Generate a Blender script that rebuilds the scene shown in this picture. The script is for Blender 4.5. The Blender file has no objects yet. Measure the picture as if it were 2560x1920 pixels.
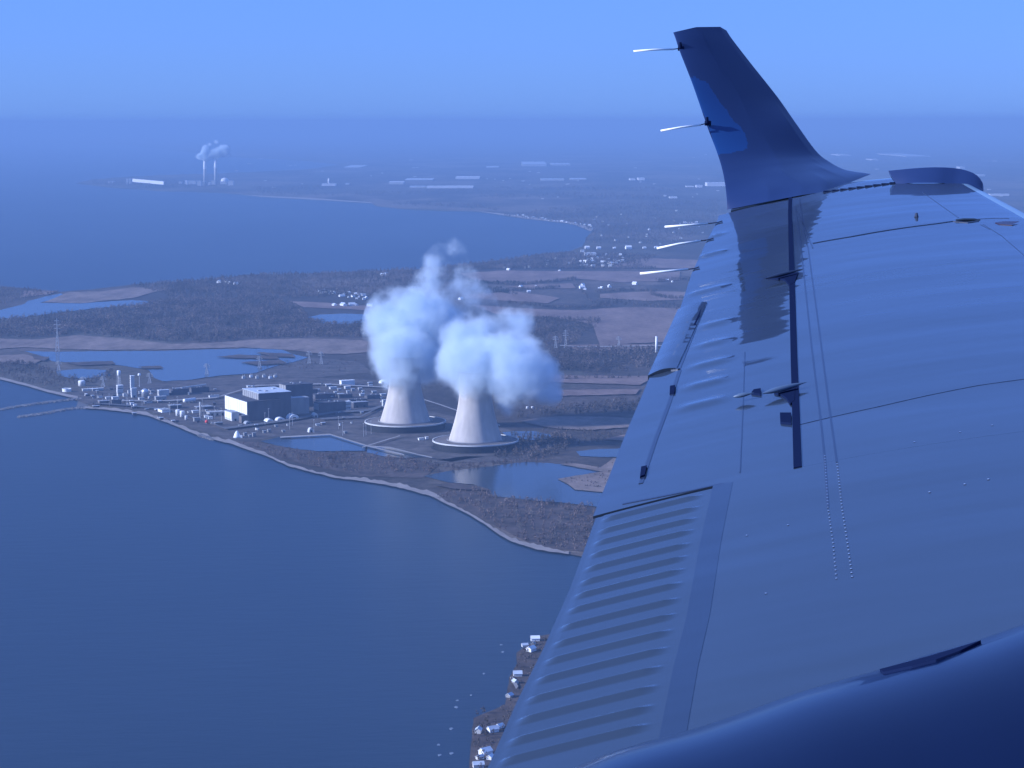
import bpy, bmesh, math, random
import numpy as np
from mathutils import Vector, Matrix
from mathutils.geometry import tessellate_polygon
R = math.radians
random.seed(7); rng = np.random.default_rng(7)
scene = bpy.context.scene
COL = scene.collection
# ------------------------------------------------------------------ camera
F = 5500.0; PITCH = 6.81; ROLL = -0.17; H = 517.0     # focal length for a frame 2560 wide
CAMP = Vector((0, 0, H))
cam_d = bpy.data.cameras.new('camera'); cam = bpy.data.objects.new('camera', cam_d); COL.objects.link(cam)
cam_d.sensor_width = 36; cam_d.lens = F/2560*36; cam_d.clip_start = 0.05; cam_d.clip_end = 900000
CROT = Matrix.Rotation(R(90-PITCH), 3, 'X') @ Matrix.Rotation(R(ROLL), 3, 'Z')
cam.matrix_world = Matrix.Translation(CAMP) @ CROT.to_4x4()
scene.camera = cam
# ------------------------------------------------------------------ sky, sun, exposure
SUN_EL = 22.0; SUN_DIR = Vector((-0.975, -0.22, 0)).normalized()
w = bpy.data.worlds.new('World'); scene.world = w; w.use_nodes = True
nt = w.node_tree; nt.nodes.clear()
sky = nt.nodes.new('ShaderNodeTexSky'); sky.sky_type = 'NISHITA'; sky.sun_disc = False
sky.sun_elevation = R(SUN_EL); sky.sun_rotation = math.atan2(SUN_DIR.x, SUN_DIR.y)
sky.altitude = 500; sky.air_density = 1.0; sky.dust_density = 0.5; sky.ozone_density = 1.0
tint = nt.nodes.new('ShaderNodeMix'); tint.data_type = 'RGBA'; tint.blend_type = 'MULTIPLY'
tint.inputs[0].default_value = 1.0; tint.inputs[7].default_value = (0.067, 0.14, 0.5, 1)
bg = nt.nodes.new('ShaderNodeBackground'); bg.inputs['Strength'].default_value = 0.12
wo = nt.nodes.new('ShaderNodeOutputWorld')
veil = nt.nodes.new('ShaderNodeMix'); veil.data_type = 'RGBA'; veil.blend_type = 'ADD'; veil.inputs[0].default_value = 1.0
veil.inputs[7].default_value = (.42, .88, 2.15, 1)
nt.links.new(sky.outputs[0], tint.inputs[6]); nt.links.new(tint.outputs[2], veil.inputs[6]); nt.links.new(veil.outputs[2], bg.inputs['Color'])
nt.links.new(bg.outputs[0], wo.inputs['Surface'])
sd = bpy.data.lights.new('sun', 'SUN'); sd.energy = 4.3; sd.angle = R(0.5); sd.color = (0.74, 0.80, 1.0)
sun = bpy.data.objects.new('sun', sd); COL.objects.link(sun)
tosun = Vector((SUN_DIR.x*math.cos(R(SUN_EL)), SUN_DIR.y*math.cos(R(SUN_EL)), math.sin(R(SUN_EL))))
sun.rotation_euler = (-tosun).to_track_quat('-Z', 'Y').to_euler()
scene.view_settings.view_transform = 'Standard'; scene.view_settings.look = 'None'
scene.view_settings.exposure = 1.0; scene.view_settings.gamma = 1.0
scene.cycles.use_denoising = True; scene.cycles.volume_bounces = 8; scene.cycles.max_bounces = 14
scene.cycles.volume_max_steps = 512; scene.cycles.volume_step_rate = 1.0
scene.cycles.sample_clamp_indirect = 10

# ------------------------------------------------------------------ helpers
def ray(px, py):
    return (CROT @ Vector(((px-1280)/F, (960-py)/F, -1))).normalized()
def gnd(px, py, z=0.0):
    """point of the level ground seen at this place of the 2560 x 1920 frame"""
    d = ray(px, py)
    if d.z > -0.0035: d = Vector((d.x, d.y, -0.0035))
    t = (z-H)/d.z
    return CAMP + d*t
def gp(px, py):
    p = gnd(px, py); return p, (p-CAMP).length/F      # ground point, metres per frame pixel
def mesh_obj(name, verts, faces, mat, parent=None, smooth=False, loc=None):
    me = bpy.data.meshes.new(name); me.from_pydata([tuple(v) for v in verts], [], faces); me.update()
    if smooth:
        for p in me.polygons: p.use_smooth = True
    if mat: me.materials.append(mat)
    o = bpy.data.objects.new(name, me); COL.objects.link(o)
    if parent: o.parent = parent
    if loc is not None: o.location = loc
    return o
def tag(o, label=None, cat=None, group=None, kind=None):
    if label: o['label'] = label
    if cat: o['category'] = cat
    if group: o['group'] = group
    if kind: o['kind'] = kind
    return o
def empty(name, loc=(0, 0, 0), rz=0.0, **k):
    o = bpy.data.objects.new(name, None); COL.objects.link(o); o.empty_display_size = 1
    o.location = loc; o.rotation_euler = (0, 0, rz)
    return tag(o, **k)
class MB:
    def __init__(s): s.v = []; s.f = []
    def add(s, v, f):
        n = len(s.v); s.v += [tuple(x) for x in v]; s.f += [tuple(i+n for i in q) for q in f]; return s
    def box(s, x0, x1, y0, y1, z0, z1):
        return s.add([(x0,y0,z0),(x1,y0,z0),(x1,y1,z0),(x0,y1,z0),(x0,y0,z1),(x1,y0,z1),(x1,y1,z1),(x0,y1,z1)],
                     [(0,3,2,1),(4,5,6,7),(0,1,5,4),(1,2,6,5),(2,3,7,6),(3,0,4,7)])
    def lathe(s, prof, n=24, cx=0, cy=0, cap0=True, cap1=True):
        v = []; f = []
        for r, z in prof:
            for k in range(n):
                a = 2*math.pi*k/n; v.append((cx+r*math.cos(a), cy+r*math.sin(a), z))
        for i in range(len(prof)-1):
            for k in range(n):
                k2 = (k+1) % n; f.append((i*n+k, i*n+k2, (i+1)*n+k2, (i+1)*n+k))
        if cap0: f.append(tuple(range(n))[::-1])
        if cap1: f.append(tuple((len(prof)-1)*n+k for k in range(n)))
        return s.add(v, f)
    def tube(s, pts, r, n=6, r1=None):
        pts = [Vector(p) for p in pts]; v = []; f = []
        for i, p in enumerate(pts):
            d = (pts[min(i+1, len(pts)-1)]-pts[max(i-1, 0)]).normalized()
            a = d.cross(Vector((0, 0, 1)));  a = a if a.length > 1e-3 else Vector((1, 0, 0)); a.normalize(); b = d.cross(a)
            rr = r if r1 is None else r+(r1-r)*i/(len(pts)-1)
            for k in range(n):
                t = 2*math.pi*k/n; v.append(p+a*rr*math.cos(t)+b*rr*math.sin(t))
        for i in range(len(pts)-1):
            for k in range(n):
                k2 = (k+1) % n; f.append((i*n+k, i*n+k2, (i+1)*n+k2, (i+1)*n+k))
        f.append(tuple(range(n))[::-1]); f.append(tuple((len(pts)-1)*n+k for k in range(n)))
        return s.add(v, f)
    def build(s, name, mat, parent=None, smooth=False, loc=None):
        return mesh_obj(name, s.v, s.f, mat, parent, smooth, loc)

def newmat(name):
    m = bpy.data.materials.new(name); m.use_nodes = True; n = m.node_tree
    return m, n, n.nodes['Principled BSDF']
def noise(n, scale, detail=3, vec=None, rough=.55, sc=None):
    t = n.nodes.new('ShaderNodeTexNoise'); t.inputs['Scale'].default_value = scale; t.inputs['Detail'].default_value = detail
    t.inputs['Roughness'].default_value = rough
    if vec is None:
        tc = n.nodes.new('ShaderNodeTexCoord'); vec = tc.outputs['Object']
    if sc:
        mp = n.nodes.new('ShaderNodeMapping'); mp.inputs['Scale'].default_value = sc; n.links.new(vec, mp.inputs[0]); vec = mp.outputs[0]
    n.links.new(vec, t.inputs['Vector']); return t
def ramp(n, fac, stops):
    r = n.nodes.new('ShaderNodeValToRGB'); cr = r.color_ramp
    while len(cr.elements) < len(stops): cr.elements.new(.5)
    for e, (p, c) in zip(cr.elements, stops): e.position = p; e.color = (*c, 1)
    n.links.new(fac, r.inputs[0]); return r
def mix(n, fac, a, b, mode='MIX'):
    m = n.nodes.new('ShaderNodeMix'); m.data_type = 'RGBA'; m.blend_type = mode
    for s, x in ((0, fac), (6, a), (7, b)):
        if isinstance(x, (int, float)): m.inputs[s].default_value = x
        elif isinstance(x, tuple): m.inputs[s].default_value = (*x, 1)
        else: n.links.new(x, m.inputs[s])
    return m.outputs[2]
def bump(n, b, h, strength, dist):
    u = n.nodes.new('ShaderNodeBump'); u.inputs['Strength'].default_value = strength; u.inputs['Distance'].default_value = dist
    n.links.new(h, u.inputs['Height']); n.links.new(u.outputs[0], b.inputs['Normal']); return u
def paint(name, c, rough=.6, var=.25, scale=.08, sc=(1, 1, .3), metal=0.0, spec=.4):
    m, n, b = newmat(name)
    t = noise(n, scale, 5, sc=sc)
    lo = tuple(x*(1-var) for x in c); hi = tuple(min(1, x*(1+var)) for x in c)
    r = ramp(n, t.outputs['Fac'], [(.3, lo), (.7, hi)])
    n.links.new(r.outputs[0], b.inputs['Base Color'])
    b.inputs['Roughness'].default_value = rough; b.inputs['Metallic'].default_value = metal
    b.inputs['Specular IOR Level'].default_value = spec
    return m
# ------------------------------------------------------------------ materials
M = {}
M['white'] = paint('white_siding', (.80, .80, .78), .5, .06)
M['pale'] = paint('pale_siding', (.52, .52, .50), .6, .12)
M['grey'] = paint('grey_concrete', (.26, .26, .26), .8, .15)
M['dark'] = paint('dark_cladding', (.075, .075, .085), .7, .2)
M['brown'] = paint('brown_cladding', (.13, .11, .10), .8, .2)
M['roofgrey'] = paint('grey_roof', (.30, .32, .34), .7, .2)
M['roofpale'] = paint('pale_roof', (.50, .55, .60), .6, .15)
M['roofdark'] = paint('dark_roof', (.05, .05, .06), .8, .2)
M['steel'] = paint('galvanised_steel', (.40, .41, .42), .5, .1)
M['metal'] = paint('bare_metal_tank', (.60, .62, .64), .35, .1, metal=.6)
M['red'] = paint('red_paint', (.75, .06, .05), .5, .05)
M['glass'] = paint('dark_glass', (.02, .03, .04), .15, .1)
M['rock'] = paint('rubble_rock', (.22, .21, .205), .9, .5, .15, (1, 1, 1))
M['sand'] = paint('beach_sand', (.26, .225, .20), .9, .25, .03, (1, 1, 1))
M['asphalt'] = paint('asphalt', (.10, .10, .105), .9, .2, .02, (1, 1, 1))
M['gravel'] = paint('gravel_road', (.28, .26, .24), .9, .2, .02, (1, 1, 1))
M['ice'] = paint('thin_ice', (.16, .19, .22), .4, .1)
# weathered concrete of the cooling towers: faint vertical streaks
def shell_mat():
    m, n, b = newmat('weathered_concrete')
    tc = n.nodes.new('ShaderNodeTexCoord')
    t1 = noise(n, .12, 4, tc.outputs['Object'], sc=(1, 1, .06)); t2 = noise(n, .03, 3, tc.outputs['Object'])
    r = ramp(n, t1.outputs['Fac'], [(.3, (.42, .38, .34)), (.7, (.53, .48, .43))])
    r2 = ramp(n, t2.outputs['Fac'], [(.3, (.85, .85, .85)), (.7, (1, 1, 1))])
    n.links.new(mix(n, 1.0, r.outputs[0], r2.outputs[0], 'MULTIPLY'), b.inputs['Base Color'])
    b.inputs['Roughness'].default_value = .9; b.inputs['Specular IOR Level'].default_value = .2
    return m
M['shell'] = shell_mat()
def louver_mat():
    m, n, b = newmat('louvre_wall')
    tc = n.nodes.new('ShaderNodeTexCoord'); wv = n.nodes.new('ShaderNodeTexWave'); wv.bands_direction = 'Z'
    wv.inputs['Scale'].default_value = .35; n.links.new(tc.outputs['Object'], wv.inputs[0])
    r = ramp(n, wv.outputs['Fac'], [(.3, (.003, .003, .004)), (.8, (.012, .012, .014))])
    n.links.new(r.outputs[0], b.inputs['Base Color']); b.inputs['Roughness'].default_value = .8
    return m
M['louver'] = louver_mat()
def land_mat():
    m, n, b = newmat('winter_land')
    tc = n.nodes.new('ShaderNodeTexCoord'); V = tc.outputs['Object']
    big = noise(n, .0016, 5, V, .6, sc=(1, .45, 1)); mid = noise(n, .009, 6, V, .65, sc=(1, .5, 1)); fine = noise(n, .06, 5, V, .7)
    vo = n.nodes.new('ShaderNodeTexVoronoi'); vo.inputs['Scale'].default_value = .0011; vo.distance = 'CHEBYCHEV'
    mp = n.nodes.new('ShaderNodeMapping'); mp.inputs['Scale'].default_value = (1, .8, 1); mp.inputs['Rotation'].default_value = (0, 0, R(27))
    n.links.new(V, mp.inputs[0]); n.links.new(mp.outputs[0], vo.inputs['Vector'])
    sep = n.nodes.new('ShaderNodeSeparateColor'); n.links.new(vo.outputs['Color'], sep.inputs[0])
    parcels = ramp(n, sep.outputs[0], [(.0, (.045, .042, .035)), (.35, (.11, .085, .07)), (.65, (.075, .08, .055)), (1.0, (.22, .17, .135))])
    g = ramp(n, mid.outputs['Fac'], [(.32, (.055, .048, .043)), (.5, (.11, .086, .074)), (.68, (.20, .155, .13))])
    c = mix(n, .5, parcels.outputs[0], g.outputs[0])
    wood = ramp(n, big.outputs['Fac'], [(.42, (0, 0, 0)), (.55, (1, 1, 1))])
    c = mix(n, wood.outputs[0], (.055, .048, .043), c)
    fr = ramp(n, fine.outputs['Fac'], [(.3, (.55, .55, .55)), (.7, (1.3, 1.3, 1.3))])
    c = mix(n, 1.0, c, fr.outputs[0], 'MULTIPLY')
    n.links.new(c, b.inputs['Base Color']); b.inputs['Roughness'].default_value = .95; b.inputs['Specular IOR Level'].default_value = .1
    return m
M['land'] = land_mat()
def soil_mat(name, a, c, scale=.012, st=(1, .35, 1)):
    m, n, b = newmat(name)
    t = noise(n, scale, 6, sc=st, rough=.65); f = noise(n, .08, 4, rough=.7)
    r = ramp(n, t.outputs['Fac'], [(.3, a), (.7, c)]); fr = ramp(n, f.outputs['Fac'], [(.3, (.75, .75, .75)), (.7, (1.15, 1.15, 1.15))])
    n.links.new(mix(n, 1.0, r.outputs[0], fr.outputs[0], 'MULTIPLY'), b.inputs['Base Color'])
    b.inputs['Roughness'].default_value = .95; b.inputs['Specular IOR Level'].default_value = .1
    return m
M['field'] = soil_mat('fallow_field', (.15, .105, .09), (.27, .195, .16))
M['marsh'] = soil_mat('dry_reed_marsh', (.13, .10, .082), (.29, .22, .18), .018)
M['dirt'] = soil_mat('trampled_earth', (.055, .05, .048), (.14, .12, .11), .03, (1, 1, 1))
M['scrub'] = soil_mat('dark_scrub', (.05, .042, .038), (.13, .10, .088), .03, (1, .6, 1))
def water_mat(name, deep, shallow, rough, bs, bd):
    m, n, b = newmat(name)
    tc = n.nodes.new('ShaderNodeTexCoord'); V = tc.outputs['Object']
    big = noise(n, .0011, 4, V, .55, sc=(1, .6, 1))
    r = ramp(n, big.outputs['Fac'], [(.35, deep), (.7, shallow)])
    n.links.new(r.outputs[0], b.inputs['Base Color'])
    b.inputs['Roughness'].default_value = rough; b.inputs['IOR'].default_value = 1.333
    mp = n.nodes.new('ShaderNodeMapping'); mp.inputs['Rotation'].default_value = (0, 0, R(-28)); mp.inputs['Scale'].default_value = (.35, 1, 1)
    n.links.new(V, mp.inputs[0])
    wv = noise(n, bs, 5, mp.outputs[0], .6)
    bump(n, b, wv.outputs['Fac'], 1.0, bd)
    return m
M['water'] = water_mat('lake_water', (.010, .024, .042), (.019, .037, .058), .38, .055, .4)
M['water'].node_tree.nodes['Principled BSDF'].inputs['Specular IOR Level'].default_value = .42
M['pond'] = water_mat('pond_water', (.03, .045, .06), (.04, .056, .072), .15, .08, .25)
M['pond'].node_tree.nodes['Principled BSDF'].inputs['Specular IOR Level'].default_value = .19
def tree_mat(name, a, c):
    m, n, b = newmat(name)
    t = noise(n, .012, 6, sc=(1, .45, 1), rough=.7); g = n.nodes.new('ShaderNodeNewGeometry')
    r = ramp(n, t.outputs['Fac'], [(.42, a), (.60, c)])
    mm = n.nodes.new('ShaderNodeMapRange'); mm.inputs[3].default_value = .55; mm.inputs[4].default_value = 1.4
    n.links.new(g.outputs['Random Per Island'], mm.inputs[0])
    cc = n.nodes.new('ShaderNodeCombineColor')
    for i in range(3): n.links.new(mm.outputs[0], cc.inputs[i])
    n.links.new(mix(n, 1.0, r.outputs[0], cc.outputs[0], 'MULTIPLY'), b.inputs['Base Color'])
    b.inputs['Roughness'].default_value = .9; b.inputs['Specular IOR Level'].default_value = .1
    return m
M['tree'] = tree_mat('bare_branches', (.065, .056, .05), (.17, .135, .12))
M['treered'] = tree_mat('reddish_branches', (.10, .075, .068), (.19, .145, .13))
M['treepale'] = tree_mat('pale_branches', (.13, .115, .10), (.20, .175, .155))
M['evergreen'] = tree_mat('dark_evergreen', (.02, .026, .018), (.045, .05, .035))

# ------------------------------------------------------------------ ground, water
def sheet(name, pts, z, mat, kind='structure', **k):
    P = [gnd(x, y, z) for x, y in pts]
    tris = tessellate_polygon([P]); 
    f = []
    for t in tris:
        a, b, c = (P[i] for i in t)
        f.append(t if (b-a).cross(c-a).z > 0 else t[::-1])
    o = mesh_obj(name, P, f, mat); tag(o, kind=kind, **k); return o
def densify(pts, step, jit):
    out = []
    for (a, b) in zip(pts[:-1], pts[1:]):
        n = max(1, int(math.dist(a, b)/step))
        for i in range(n):
            t = i/n; j = 0 if i == 0 else jit
            out.append((a[0]+(b[0]-a[0])*t+random.uniform(-j, j), a[1]+(b[1]-a[1])*t+random.uniform(-j, j)*.6))
    return out+[pts[-1]]
S = 330000
water = mesh_obj('water', [(-S, -3000, 0), (S, -3000, 0), (S, 170000, 0), (-S, 170000, 0)], [(0, 1, 2, 3)], M['water'])
tag(water, 'broad blue lake with faint wind ripples', kind='structure')
near_shore = [(-700, 860), (-200, 905), (0, 948), (60, 963), (122, 981), (195, 997), (230, 1003), (211, 1020), (268, 1024), (366, 1038), (420, 1057), (492, 1087),
              (527, 1097), (581, 1110), (640, 1131), (673, 1143), (720, 1165), (771, 1178), (840, 1195), (900, 1202), (963, 1211), (1027, 1226),
              (1077, 1240), (1121, 1262), (1170, 1285), (1216, 1313), (1250, 1338), (1280, 1354), (1343, 1374), (1432, 1387)]
far_shore = [(-900, 348), (0, 352), (300, 362), (420, 374), (560, 392), (760, 402), (850, 412), (760, 424), (560, 433), (450, 436),
             (325, 441), (228, 449), (187, 459), (285, 470), (407, 478), (520, 481), (602, 486), (651, 490), (800, 498), (929, 507), (942, 516), (1020, 524), (1100, 527),
             (1186, 529), (1251, 535), (1315, 544), (1418, 556), (1444, 561), (1483, 576), (1470, 589), (1457, 615), (1423, 628), (1358, 634),
             (1294, 645), (1186, 658), (1057, 672), (886, 679), (700, 686), (610, 686), (570, 694), (440, 704), (325, 712), (240, 722), (146, 730), (60, 720), (0, 716), (-700, 722)]
land_poly = densify(near_shore, 14, 1.0) + [(1600, 1420), (2000, 1480), (2600, 1500), (3800, 1450), (3800, 322), (-900, 322)] + densify(far_shore, 18, .8)
sheet('land', land_poly, 1.0, M['land'], label='flat winter farmland and marsh reaching to the horizon')
coast2 = densify([(1349, 1590), (1325, 1610), (1291, 1632), (1293, 1660), (1273, 1693), (1262, 1762), (1220, 1780), (1184, 1795), (1177, 1862), (1173, 1918), (1165, 2000), (1150, 2300)], 12, 1.5)
sheet('cottage_shore_ground', coast2+[(2600, 2300), (3000, 1600), (1500, 1560)], 1.0, M['scrub'], label='dark scrubby shore under the wing edge')
def strip(pts, w_in):
    if isinstance(w_in, list): pts = pts
    return pts + [(x, y-w) for (x, y), w in zip(pts[::-1], ([w_in]*len(pts) if isinstance(w_in, (int, float)) else w_in[::-1]))]
b1 = densify(near_shore[1:6], 14, .6); sheet('beach', strip(b1, 6), 1.9, M['sand'], label='pale sand beach left of the harbour inlet')
b2 = near_shore[7:]
b2d = []; wdd = []
wd = [5, 6, 9, 9, 9, 9, 10, 9, 8, 7, 6, 7, 9, 12, 12, 14, 8, 6, 9, 12, 13, 12, 7, 5][:len(b2)]; wd += [8]*(len(b2)-len(wd))
for i in range(len(b2)-1):
    n_ = max(1, int(math.dist(b2[i], b2[i+1])/9))
    for k in range(n_):
        t_ = k/n_; b2d.append((b2[i][0]+(b2[i+1][0]-b2[i][0])*t_, b2[i][1]+(b2[i+1][1]-b2[i][1])*t_+(random.uniform(-.8, .8) if k else 0)))
        wdd.append((wd[i]+(wd[i+1]-wd[i])*t_)*random.uniform(.55, 1.15))
sheet('beach', strip(b2d, wdd), 1.9, M['sand'], label='long pale sand beach in front of the power station')
for p, l in (([(600, 486), (651, 489), (800, 496), (929, 506), (929, 508), (800, 500), (651, 492)], 'thin pale beach across the bay'),
             ([(1186, 527), (1251, 533), (1315, 541), (1418, 553), (1444, 558), (1483, 574), (1476, 578), (1440, 563), (1418, 558), (1315, 547), (1251, 537)], 'pale beach curving round the bay head')):
    sheet('beach', p, 1.9, M['sand'], label=l)
# waters on the land
ponds = [
 ([(0, 775), (60, 760), (70, 752), (110, 742), (152, 733), (160, 738), (100, 757), (200, 758), (330, 750), (410, 756), (325, 764), (230, 771), (140, 782), (60, 793), (0, 797), (-300, 800), (-300, 778)], 'narrow creek opening into a lagoon'),
 ([(60, 877), (120, 879), (250, 878), (400, 877), (610, 871), (700, 872), (735, 886), (770, 893), (740, 903), (690, 915), (640, 932), (540, 940), (470, 950), (407, 953), (385, 945), (372, 925), (285, 911), (200, 909), (130, 903), (115, 893)], 'long lagoon behind the power station'),
 ([(140, 927), (200, 922), (265, 925), (275, 938), (230, 945), (180, 946), (145, 938)], 'small marsh pool beside the left shore'),
 ([(770, 793), (800, 786), (860, 784), (930, 786), (990, 792), (975, 803), (870, 811), (810, 809)], 'bright blue pond behind the steam'),
 ([(652, 1103), (700, 1092), (825, 1085), (870, 1100), (915, 1113), (912, 1127), (800, 1128), (740, 1122), (690, 1113)], 'rectangular settling basin before the power station'),
 ([(920, 1117), (975, 1119), (1042, 1136), (1072, 1142), (1015, 1145), (960, 1141), (917, 1131)], 'second settling basin beside the near tower'),
 ([(1058, 1190), (1121, 1177), (1216, 1167), (1311, 1155), (1368, 1157), (1470, 1168), (1600, 1168), (1700, 1230), (1600, 1290), (1488, 1266), (1420, 1258), (1343, 1252), (1232, 1240), (1200, 1222), (1185, 1211), (1121, 1206)], 'lagoon below the near tower'),
 ([(1440, 1128), (1500, 1122), (1600, 1120), (1600, 1138), (1520, 1143), (1450, 1140)], 'channel by the trailing edge'),
 ([(1255, 1080), (1330, 1077), (1400, 1092), (1340, 1100), (1270, 1095)], 'pool right of the near tower'),
]
for p, l in ponds: sheet('pond', densify(p+[p[0]], 10, 1.0)[:-1], 2.2, M['pond'], label=l)
# marshes, fields, bare ground
fields = [
 ([(-300, 846), (0, 846), (80, 849), (200, 838), (300, 846), (430, 860), (520, 858), (650, 848), (780, 846), (895, 850), (960, 858), (950, 878), (860, 885), (780, 882), (735, 876), (610, 868), (400, 874), (250, 875), (160, 872), (60, 868), (0, 872), (-300, 874)], 'marsh', 'tan reed marsh along the far lagoon bank'),
 ([(110, 755), (170, 731), (260, 727), (330, 718), (420, 722), (330, 745), (200, 758)], 'marsh', 'tan marsh beside the creek mouth'),
 ([(0, 888), (60, 885), (110, 898), (80, 912), (0, 905), (-300, 905), (-300, 888)], 'marsh', 'reed patch at the left edge'),
 ([(60, 727), (150, 726), (120, 736), (50, 744)], 'field', 'bare strip north of the creek'),
 ([(724, 753), (800, 756), (895, 763), (960, 766), (950, 778), (860, 772), (760, 768)], 'field', 'pale field beyond the pond'),
 ([(1150, 683), (1260, 676), (1430, 678), (1700, 678), (1700, 700), (1560, 706), (1440, 697), (1330, 708), (1200, 706)], 'field', 'pinkish field behind the steam'),
 ([(1330, 712), (1430, 708), (1440, 720), (1330, 722), (1260, 716)], 'field', 'narrow strip field by the farm lane'),
 ([(1170, 735), (1290, 728), (1400, 745), (1370, 758), (1280, 752), (1160, 745)], 'field', 'pale field beside the crossroads'),
 ([(1500, 735), (1620, 728), (1740, 730), (1740, 748), (1610, 752), (1500, 744)], 'field', 'long field behind the hedge'),
 ([(1180, 762), (1300, 770), (1440, 776), (1560, 768), (1740, 770), (1760, 850), (1500, 862), (1480, 810), (1380, 792), (1240, 785)], 'field', 'broad pale field in the middle distance'),
 ([(1616, 645), (1745, 650), (1740, 672), (1530, 668), (1540, 655)], 'field', 'field by the village'),
 ([(1400, 862), (1640, 860), (1640, 874), (1450, 876)], 'field', 'sandy track field under the pylons'),
 ([(1380, 938), (1640, 940), (1600, 962), (1370, 955)], 'field', 'strip field left of the wing'),
 ([(1370, 975), (1600, 972), (1590, 985), (1380, 990)], 'field', 'lower strip field left of the wing'),
 ([(1300, 1052), (1360, 1042), (1450, 1040), (1620, 1046), (1590, 1066), (1480, 1075), (1400, 1072), (1340, 1062)], 'marsh', 'light earth mound near the wing'),
 ([(1505, 1098), (1560, 1086), (1620, 1085), (1600, 1104)], 'field', 'small light bank near the wing'),
 ([(1394, 1197), (1438, 1189), (1517, 1177), (1600, 1180), (1560, 1232), (1511, 1230), (1438, 1224), (1420, 1210)], 'marsh', 'reed island in the lagoon'),
 ([(1397, 1159), (1438, 1158), (1501, 1168), (1533, 1145), (1600, 1150), (1580, 1172), (1501, 1178)], 'marsh', 'second reed island in the lagoon'),
 ([(1090, 1150), (1160, 1141), (1300, 1140), (1380, 1110), (1390, 1122), (1300, 1152), (1160, 1156)], 'dirt', 'grey bank around the near tower'),
 ([(640, 898), (760, 892), (900, 905), (930, 930), (780, 945), (620, 940)], 'dirt', 'brown yard behind the station'),
 ([(150, 985), (300, 962), (620, 940), (960, 950), (1000, 1010), (1300, 1080), (1280, 1130), (1090, 1160), (905, 1112), (830, 1084), (700, 1090), (600, 1105), (480, 1070), (380, 1030), (280, 1016), (215, 1010)], 'dirt', 'worn grey ground of the power station'),
 ([(560, 1100), (640, 1106), (800, 1130), (920, 1132), (1020, 1148), (1100, 1160), (1060, 1195), (900, 1190), (760, 1160), (660, 1130)], 'scrub', 'dark scrub before the basins'),
 ([(1060, 1232), (1185, 1222), (1340, 1256), (1490, 1270), (1470, 1380), (1340, 1366), (1230, 1310), (1130, 1256)], 'scrub', 'dark scrub on the point'),
]
for i, (p, m, l) in enumerate(fields):
    sheet({'marsh': 'marsh', 'field': 'field', 'dirt': 'ground_patch', 'scrub': 'scrub_ground'}[m], densify(p+[p[0]], 16, 1.2)[:-1], {'dirt': 1.45, 'scrub': 1.6}.get(m, 2.6+.03*i), M[m], label=l)
# dark mud banks in the lagoon
for i, p in enumerate([[(160, 906), (280, 902), (290, 910), (200, 913)], [(345, 916), (400, 914), (410, 920), (360, 921)], [(540, 892), (600, 886), (690, 890), (700, 897), (600, 895)],
                       [(600, 905), (700, 899), (720, 908), (640, 912)], [(80, 888), (125, 892), (110, 902), (85, 897)], [(640, 880), (730, 884), (740, 893), (680, 891)],
                       [(1190, 1213), (1120, 1207), (1080, 1212), (1140, 1222), (1230, 1226)]]):
    sheet('mud_bank', densify(p+[p[0]], 8, 1)[:-1], 3.8, M['scrub'], label='dark mud bank')
# roads
def road(pts, wpx, m, l, z=4.2):
    sheet('road', pts+[(x, y+wpx) for x, y in pts[::-1]], z, M[m], label=l)
road([(700, 1091), (825, 1084), (915, 1112), (1010, 1135)], 3.2, 'gravel', 'pale track between the settling basins')
road([(913, 1113), (975, 1117), (1042, 1134), (1080, 1142)], 3.0, 'gravel', 'pale dike between basin and tower', 4.25)
road([(560, 1068), (700, 1050), (830, 1028), (920, 1022), (1000, 1000)], 5.0, 'asphalt', 'service road along the station front')
road([(1400, 862), (1450, 866), (1700, 862)], 2, 'gravel', 'pale track under the pylons', 4.3)
road([(905, 1117), (960, 1100), (1000, 1088)], 2, 'gravel', 'short track from basin to tower', 4.35)
road([(240, 1006), (330, 1012), (420, 1022), (520, 1052), (560, 1068)], 3.0, 'asphalt', 'road along the shore side of the station', 4.4)
road([(300, 1000), (420, 1000), (540, 992), (640, 962), (800, 958)], 2.5, 'gravel', 'pale yard road behind the halls', 4.45)
road([(800, 958), (960, 966), (1100, 1010), (1250, 1062)], 2.5, 'gravel', 'pale perimeter road behind the towers', 4.5)
road([(800, 1045), (900, 1040), (980, 1000), (1000, 966)], 3, 'asphalt', 'dark road left of the farther tower', 4.55)
# ------------------------------------------------------------------ woods
def tree_proto(seed, ever=False):
    r = np.random.default_rng(seed); v = []; f = []
    # trunk
    for k in range(3):
        a = k*2.094
        v += [(.03*math.cos(a), .03*math.sin(a), 0), (.012*math.cos(a), .012*math.sin(a), .75)]
    f += [(0, 2, 3), (0, 3, 1), (2, 4, 5), (2, 5, 3), (4, 0, 1), (4, 1, 5)]
    for k in range(14):
        z = r.uniform(.28, .95); rad = (.34*math.sin(min(1, (z-.15)/.8)*math.pi)+.05) if not ever else .30*(1.05-z)
        a = r.uniform(0, 6.283); q = rad*r.uniform(.4, 1)
        c = np.array([q*math.cos(a), q*math.sin(a), z]); s = r.uniform(.06, .13)
        n0 = len(v)
        for t in range(4):
            v.append(tuple(c + r.normal(0, 1, 3)*s*np.array([.8, .8, 1.2])))
        f += [(n0, n0+1, n0+2), (n0, n0+2, n0+3), (n0, n0+3, n0+1), (n0+1, n0+3, n0+2)]
    return np.array(v), np.array(f)
PROT = [tree_proto(s) for s in range(6)]
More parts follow.
